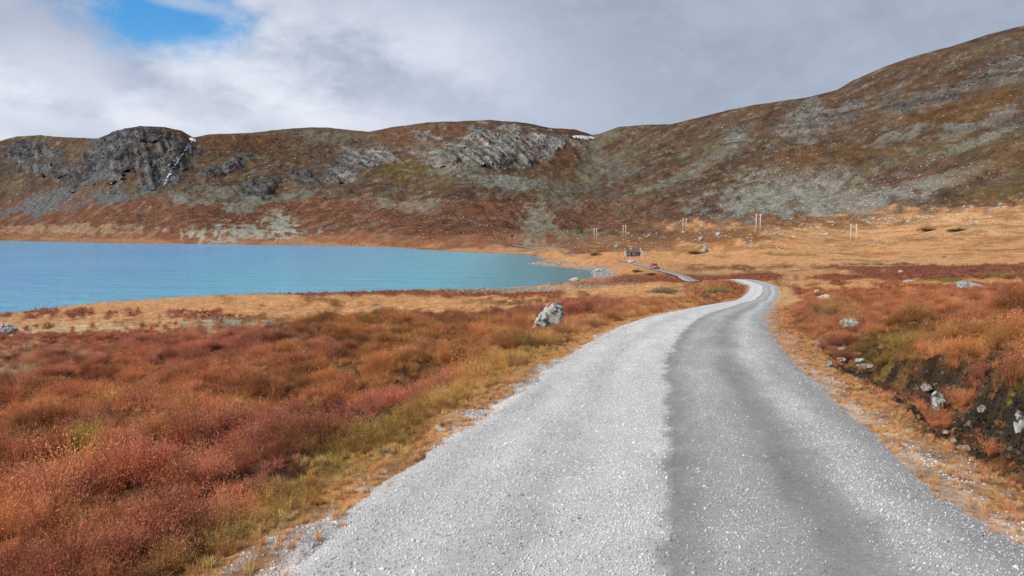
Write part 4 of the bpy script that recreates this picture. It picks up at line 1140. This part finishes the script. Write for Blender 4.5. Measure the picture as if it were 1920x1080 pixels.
# ------------------------------------------------------------------ shrubs standing apart
def mat_leaf(name, c1, c2):
    m = bpy.data.materials.new(name); m.use_nodes = True
    nt = m.node_tree; nt.nodes.clear()
    out = nt.nodes.new('ShaderNodeOutputMaterial')
    n = tex_noise(nt, 9, 3, .6)
    c = ramp(nt, n, [(.3, c1), (.7, c2)])
    df = nt.nodes.new('ShaderNodeBsdfDiffuse'); tr = nt.nodes.new('ShaderNodeBsdfTranslucent')
    nt.links.new(c, df.inputs[0]); nt.links.new(c, tr.inputs[0])
    mx = nt.nodes.new('ShaderNodeMixShader'); mx.inputs[0].default_value = .2
    nt.links.new(df.outputs[0], mx.inputs[1]); nt.links.new(tr.outputs[0], mx.inputs[2]); nt.links.new(mx.outputs[0], out.inputs[0])
    return m
M_TWIG = flat_mat('twig', (.12, .09, .07), .9, 8)
L_GREY = mat_leaf('grey willow leaf', (.20, .18, .12), (.33, .30, .21))
L_GREEN = mat_leaf('green willow leaf', (.17, .19, .07), (.34, .34, .16))
L_DARK = mat_leaf('dark juniper leaf', (.05, .06, .02), (.13, .115, .035))
def bush(px, py, wpx, hpx, lm, label, seed, leaves=2600):
    p = place(px, py); k = p.y / FPX
    W_, H_ = wpx * k * .5, hpx * k
    r = np.random.default_rng(seed)
    root = empty('shrub', p); tag(root, label, 'shrub', 'shrubs standing apart in the meadow')
    V, F = [], []
    lobes = [(r.uniform(-.75, .75), r.uniform(-.5, .5), r.uniform(.35, .6), r.uniform(.5, 1.0)) for _ in range(9)] + [(0, 0, .6, 1.0)]
    ls = max(.05, .012 * wpx * k)
    for t in range(leaves):
        lx, ly, lr, lh = lobes[r.integers(len(lobes))]
        d = Vector(r.normal(0, 1, 3)); d.normalize(); rad = r.uniform(.55, 1.05)
        c = Vector(((lx + d.x * lr * rad) * W_ * .85, (ly + d.y * lr * rad) * W_ * .6, max(.02, (.42 + .52 * d.z * rad) * H_ * lh * (1 - .5 * abs(lx)))))
        n_ = Vector(r.normal(0, 1, 3)) + d; n_.normalize(); a = n_.orthogonal().normalized(); b = n_.cross(a); sz = ls * r.uniform(.6, 1.4)
        i = len(V); V += [c - a * sz, c + b * sz * .6, c + a * sz, c - b * sz * .6]; F.append((i, i + 1, i + 2, i + 3))
    link_mesh('crown', V, F, lm, root)
    V, F = [], []
    for t in range(9):
        az = r.uniform(0, 6.28); tip = Vector((math.cos(az) * W_ * .6, math.sin(az) * W_ * .4, H_ * r.uniform(.5, .85))); w = .02 + .004 * wpx * k
        i = len(V); V += [Vector((-w, 0, -.1)), Vector((w, 0, -.1)), Vector((0, w, -.1)), tip]; F += [(i, i + 1, i + 3), (i + 1, i + 2, i + 3), (i + 2, i, i + 3)]
    link_mesh('stem', V, F, M_TWIG, root)
bush(1240, 549, 66, 15, L_GREY, 'grey-leaved willow shrub standing in front of the red heath strip', 701)
bush(1348, 549, 60, 14, L_GREEN, 'pale green willow shrub inside the bend of the road', 702)
bush(1320, 558, 32, 9, L_GREY, 'small grey shrub left of the green willow by the bend', 703)
bush(1194, 511, 28, 8, L_DARK, 'dark green shrub on the bank left of the red car', 704)
bush(1222, 516, 30, 6, L_DARK, 'low dark green shrub below the red car', 705)
bush(1118, 479, 24, 9, L_DARK, 'dark olive shrub between the lake tip and the cabin', 706)
bush(1306, 476, 36, 8, L_DARK, 'dark olive shrub beside the grey boulder in the meadow', 707)
bush(1090, 438, 26, 34, L_DARK, 'tall dark green thicket at the foot of the gully', 708)
bush(1738, 434, 44, 10, L_DARK, 'low olive shrub on the straw slope right of the poles', 709)
bush(1795, 434, 52, 9, L_DARK, 'second low olive shrub on the straw slope further right', 710)

# ------------------------------------------------------------------ pole line
M_POLE = flat_mat('weathered pole', (.70, .56, .47), .85, 2.0, .8, 1.15)
M_INS = flat_mat('insulator', (.16, .12, .10), .3)
def tube(bm, a, b, r0, r1, seg=8):
    a, b = Vector(a), Vector(b); d = (b - a).normalized(); u = d.orthogonal().normalized(); v = d.cross(u)
    A = [bm.verts.new(a + (u * math.cos(t) + v * math.sin(t)) * r0) for t in [2 * math.pi * i / seg for i in range(seg)]]
    B_ = [bm.verts.new(b + (u * math.cos(t) + v * math.sin(t)) * r1) for t in [2 * math.pi * i / seg for i in range(seg)]]
    for i in range(seg): bm.faces.new((A[i], A[(i + 1) % seg], B_[(i + 1) % seg], B_[i]))
    bm.faces.new(A[::-1]); bm.faces.new(B_)
def box(bm, x0, x1, y0, y1, z0, z1):
    v = [bm.verts.new((x, y, z)) for z in (z0, z1) for y in (y0, y1) for x in (x0, x1)]
    for f in ((0, 2, 3, 1), (4, 5, 7, 6), (0, 1, 5, 4), (2, 6, 7, 3), (0, 4, 6, 2), (1, 3, 7, 5)): bm.faces.new([v[i] for i in f])
def poles(px, py, hpx, gap_px, label, thick):
    p = place(px, py); k = p.y / FPX; h = hpx * k; g = gap_px * k * .5
    root = empty('power_pole', p); tag(root, label, 'power pole', 'twin-legged wooden poles of the power line')
    for s_ in (-1, 1):
        bm = bmesh.new(); tube(bm, (s_ * g, 0, -.5), (s_ * g * .93, 0, h), thick, thick * .8); bm_obj('pole', bm, M_POLE, root, True)
    bm = bmesh.new(); box(bm, -g * 1.75, g * 1.75, -.16, .0 - .02, h * .93, h * .93 + .2); bm_obj('crossarm', bm, M_POLE, root)
    bm = bmesh.new(); box(bm, -g * .98, g * .98, -.08, .08, h * .46, h * .46 + .14); bm_obj('brace', bm, M_POLE, root)
    for t in (-1.6, 0, 1.6):
        bm = bmesh.new(); tube(bm, (t * g, -.09, h * .93 - .75), (t * g, -.09, h * .93), .07, .1, 6); bm_obj('insulator', bm, M_INS, root, True)
poles(1601, 456, 36, 11, 'nearest twin wooden pole standing on the straw slope', .30)
poles(1422, 437, 36, 8, 'twin wooden pole under the big scree fan', .30)
poles(1284, 435, 26, 6, 'twin wooden pole in the middle of the line above the meadow', .28)
poles(1171, 445, 23, 5, 'twin wooden pole on the slope above the cabin', .28)
poles(1117, 447, 19, 5, 'farthest twin wooden pole beside the foot of the gully', .28)

# ------------------------------------------------------------------ cabin
M_LOG = flat_mat('dark timber', (.045, .038, .040), .85, 1.5, .7, 1.3)
M_SLATE = flat_mat('slate roof', (.10, .095, .12), .7, 1.2, .75, 1.25)
M_WHITE = flat_mat('white paint', (.72, .70, .66), .7, 3, .9, 1.05)
M_PLAST = flat_mat('pale rendered stone', (.52, .46, .40), .9, 1.4, .75, 1.15)
M_GLASS = flat_mat('window glass', (.05, .06, .075), .12, spec=.6)
M_RED = flat_mat('red paint', (.52, .085, .075), .35, spec=.5)
def cabin():
    p = place(1188, 480); k = p.y / FPX
    Lh = 17 * k; dp = 2.4; hw = 1.95
    root = empty('cabin', p - Vector((0, 0, .25)), math.radians(-5)); tag(root, 'small dark timber cabin with pale ends in the meadow below the poles', 'cabin')
    bm = bmesh.new(); box(bm, -Lh * .78, Lh * .62, -dp, dp, -.6, hw); bm_obj('wall', bm, M_LOG, root)
    # gabled roof along x
    def gable(x0, x1, y, z0, z1, t=.16, ov=.35):
        bm = bmesh.new()
        pr = [(-y - ov, z0 - .12), (0, z1), (y + ov, z0 - .12), (y + ov, z0 - .12 + t), (0, z1 + t * 1.2), (-y - ov, z0 - .12 + t)]
        A = [bm.verts.new((x0, a, b)) for a, b in pr]; B_ = [bm.verts.new((x1, a, b)) for a, b in pr]
        for i in range(6): bm.faces.new((A[i], A[(i + 1) % 6], B_[(i + 1) % 6], B_[i]))
        bm.faces.new(A[::-1]); bm.faces.new(B_); return bm
    rf = bm_obj('roof', gable(-Lh * .84, Lh * .66, dp, hw, hw + 1.0), M_SLATE, root)
    for x_ in (-Lh * .77, Lh * .61):
        bm = bmesh.new(); A = [bm.verts.new((x_ + o_, a, b)) for o_ in (-.05, .05) for a, b in ((-dp, hw - .02), (dp, hw - .02), (0, hw + .95))]
        for f in ((0, 1, 2), (5, 4, 3), (0, 3, 4, 1), (1, 4, 5, 2), (2, 5, 3, 0)): bm.faces.new([A[i] for i in f])
        bm_obj('gable', bm, M_LOG, root)
    bm = bmesh.new(); box(bm, -.35, .35, -.3, .3, hw + .8, hw + 2.0); ch = bm_obj('chimney', bm, M_PLAST, rf); ch.location = (-Lh * .35, 0, 0)
    # pale stone end rooms
    bm = bmesh.new(); box(bm, -Lh * 1.02, -Lh * .785, -dp * .8, dp * .8, -.6, hw + .55); w_ = bm_obj('stone_room', bm, M_PLAST, root)
    bm = bmesh.new(); box(bm, Lh * .625, Lh * 1.0, -dp * .95, dp * .85, -.6, hw + .75); w_ = bm_obj('stone_room', bm, M_PLAST, root)
    bm = bmesh.new(); box(bm, -.3, .3, -.3, .3, hw + .75, hw + 1.9); ch = bm_obj('chimney', bm, M_PLAST, w_); ch.location = (Lh * .72, 0, 0)
    for x0 in (-Lh * .52, -Lh * .02):
        bm = bmesh.new(); box(bm, -.62, .62, -.06, .0, .75, 1.85); f_ = bm_obj('window', bm, M_WHITE, root); f_.location = (x0, -dp - .003, 0)
        for s_ in (-.3, .3):
            bm = bmesh.new(); box(bm, s_ - .24, s_ + .24, -.08, -.062, .85, 1.75); bm_obj('pane', bm, M_GLASS, f_)
    bm = bmesh.new(); box(bm, -.45, .45, -.07, 0, -.05, 1.9); d_ = bm_obj('door', bm, M_SLATE, root); d_.location = (Lh * .36, -dp - .003, 0)
    bm = bmesh.new(); box(bm, .28, .36, -.12, -.072, .9, 1.0); bm_obj('handle', bm, M_WHITE, d_)
cabin()

# ------------------------------------------------------------------ red car on the road
def car():
    yc = 238.0; xc = float(road_x(np.array([yc]))[0]); zc = float(road_z(np.array([yc]))[0]) + .16
    root = empty('car', (xc, yc, zc), math.radians(188)); tag(root, 'red car coming along the gravel road below the cabin', 'car')
    M_TYRE = flat_mat('tyre', (.025, .025, .025), .9); M_RIM = flat_mat('rim', (.45, .45, .46), .4); M_LAMP = flat_mat('headlamp', (.8, .8, .78), .2); M_TRIM = flat_mat('black trim', (.03, .03, .03), .6)
    # body side profile (y forward, z up), lofted across x
    pr = [(-2.15, .35), (-2.2, .75), (-2.1, 1.0), (-1.2, 1.05), (.75, 1.02), (1.75, .92), (2.12, .78), (2.18, .4), (1.9, .28), (-1.9, .28)]
    bm = bmesh.new(); st = []
    for x_, s_ in ((-.9, .97), (-.78, 1.0), (.78, 1.0), (.9, .97)): st.append([bm.verts.new((x_, a * s_, .62 + (b - .62) * (s_ if abs(x_) > .8 else 1))) for a, b in pr])
    for a in range(3):
        for i in range(10): bm.faces.new((st[a][i], st[a][(i + 1) % 10], st[a + 1][(i + 1) % 10], st[a + 1][i]))
    bm.faces.new(st[0]); bm.faces.new(st[-1][::-1])
    body = bm_obj('body', bm, M_RED, root)
    gp = [(-1.95, 1.03), (-1.6, 1.46), (-.2, 1.52), (.35, 1.46), (1.05, 1.01)]
    bm = bmesh.new(); st = []
    for x_, tp in ((-.8, 0), (-.62, 1), (.62, 1), (.8, 0)):
        st.append([bm.verts.new((x_, a, b if tp or b < 1.1 else 1.04)) for a, b in gp])
    for a in range(3):
        for i in range(4): bm.faces.new((st[a][i], st[a][i + 1], st[a + 1][i + 1], st[a + 1][i]))
    bm_obj('windows', bm, M_GLASS, root)
    bm = bmesh.new(); box(bm, -.64, .64, -1.62, .36, 1.5, 1.56); bm_obj('roof', bm, M_RED, root)
    for x_ in (-.8, .8):
        for y_ in (-1.35, 1.35):
            bm = bmesh.new(); tube(bm, (x_ - .11, y_, .32), (x_ + .11, y_, .32), .32, .32, 16); w_ = bm_obj('wheel', bm, M_TYRE, root)
            bm = bmesh.new(); sg = 1 if x_ > 0 else -1; tube(bm, (x_ + sg * .08, y_, .32), (x_ + sg * .125, y_, .32), .2, .2, 12); bm_obj('rim', bm, M_RIM, w_)
    for x_ in (-.62, .62):
        bm = bmesh.new(); box(bm, x_ - .2, x_ + .2, 2.08, 2.19, .62, .78); bm_obj('headlight', bm, M_LAMP, root)
    bm = bmesh.new(); box(bm, -.8, .8, 2.1, 2.22, .34, .5); bm_obj('bumper', bm, M_TRIM, root)
car()

# ------------------------------------------------------------------ waterfall and snow
M_SNOW = flat_mat('snow', (.66, .68, .71), .7, .2, .95, 1.03)
M_FALL = flat_mat('white water', (.60, .63, .68), .5, .25, .7, 1.15)
def ribbon(name, path, mat, label, cat):
    root = empty(name, place(*path[0][:2])); tag(root, label, cat)
    return root
def fall():
    main = [(363,262,3),(357,270,2.2),(350,279,3),(345,286,2.4),(341,293,4),(336,299,3),(333,306,3.5),(327,312,4),(322,319,3),(319,326,5),(315,333,4),(311,341,4),(308,348,3)]
    side = [(343,290,1.5),(333,297,2),(326,304,2),(318,309,2.5),(312,315,2),(308,322,2.5)]
    root = empty('waterfall', place(315, 333)); tag(root, 'thin white waterfall tumbling down the dark crag', 'waterfall')
    for path in (main, side):
        V, F = [], []
        pts_ = []
        for i in range(len(path) - 1):
            for t in np.linspace(0, 1, 6, endpoint=False):
                pts_.append([path[i][c] * (1 - t) + path[i + 1][c] * t for c in range(3)])
        for i, (a, b, w) in enumerate(pts_):
            w = w * (.25 + .9 * random.random()) * .56; a += random.uniform(-.9, .9)
            for s_, lift in ((-1, 0), (0, 1.2), (1, 0)):
                p = place(a + s_ * w, b); p = p - Vector((p.x, p.y, 0)).normalized() * (2.5 + lift) + Vector((0, 0, .6))
                V.append(p - root.location)
        for i in range(len(pts_) - 1):
            if random.random() < .28: continue
            for c in (0, 1): F.append((i * 3 + c, i * 3 + c + 1, i * 3 + 4 + c, i * 3 + 3 + c))
        link_mesh('cascade', V, F, M_FALL, root, True)
fall()
def snow(cx, cy, bx, by, rot, label, seed):
    r = np.random.default_rng(seed)
    V, F = [], []; nx, ny = 26, 8
    for i in range(nx + 1):
        for j in range(ny + 1):
            u, v = -1 + 2 * i / nx, -1 + 2 * j / ny
            wv = math.sqrt(max(0.02, 1 - u * u)) * (1 + .25 * float(perlin(np.array([u * 2.3 + seed]), np.array([v]), seed)[0]))
            p = place(cx + u * bx, cy + v * wv * by + rot * u * bx)
            lift = 1.4 * (1 - max(abs(u), abs(v)) ** 3) + .2
            V.append(p - Vector((p.x, p.y, 0)).normalized() * lift + Vector((0, 0, lift * .7)))
    for i in range(nx):
        for j in range(ny): F.append((i * (ny + 1) + j, (i + 1) * (ny + 1) + j, (i + 1) * (ny + 1) + j + 1, i * (ny + 1) + j + 1))
    o = link_mesh('snow_patch', V, F, M_SNOW, None, True)
    tag(o, label, 'snow patch')
snow(1094, 257.5, 21, 3.2, .07, 'old snow patch in the notch above the gully', 3)
snow(362, 262, 7, 2.6, .25, 'small snow patch at the top of the waterfall', 8)
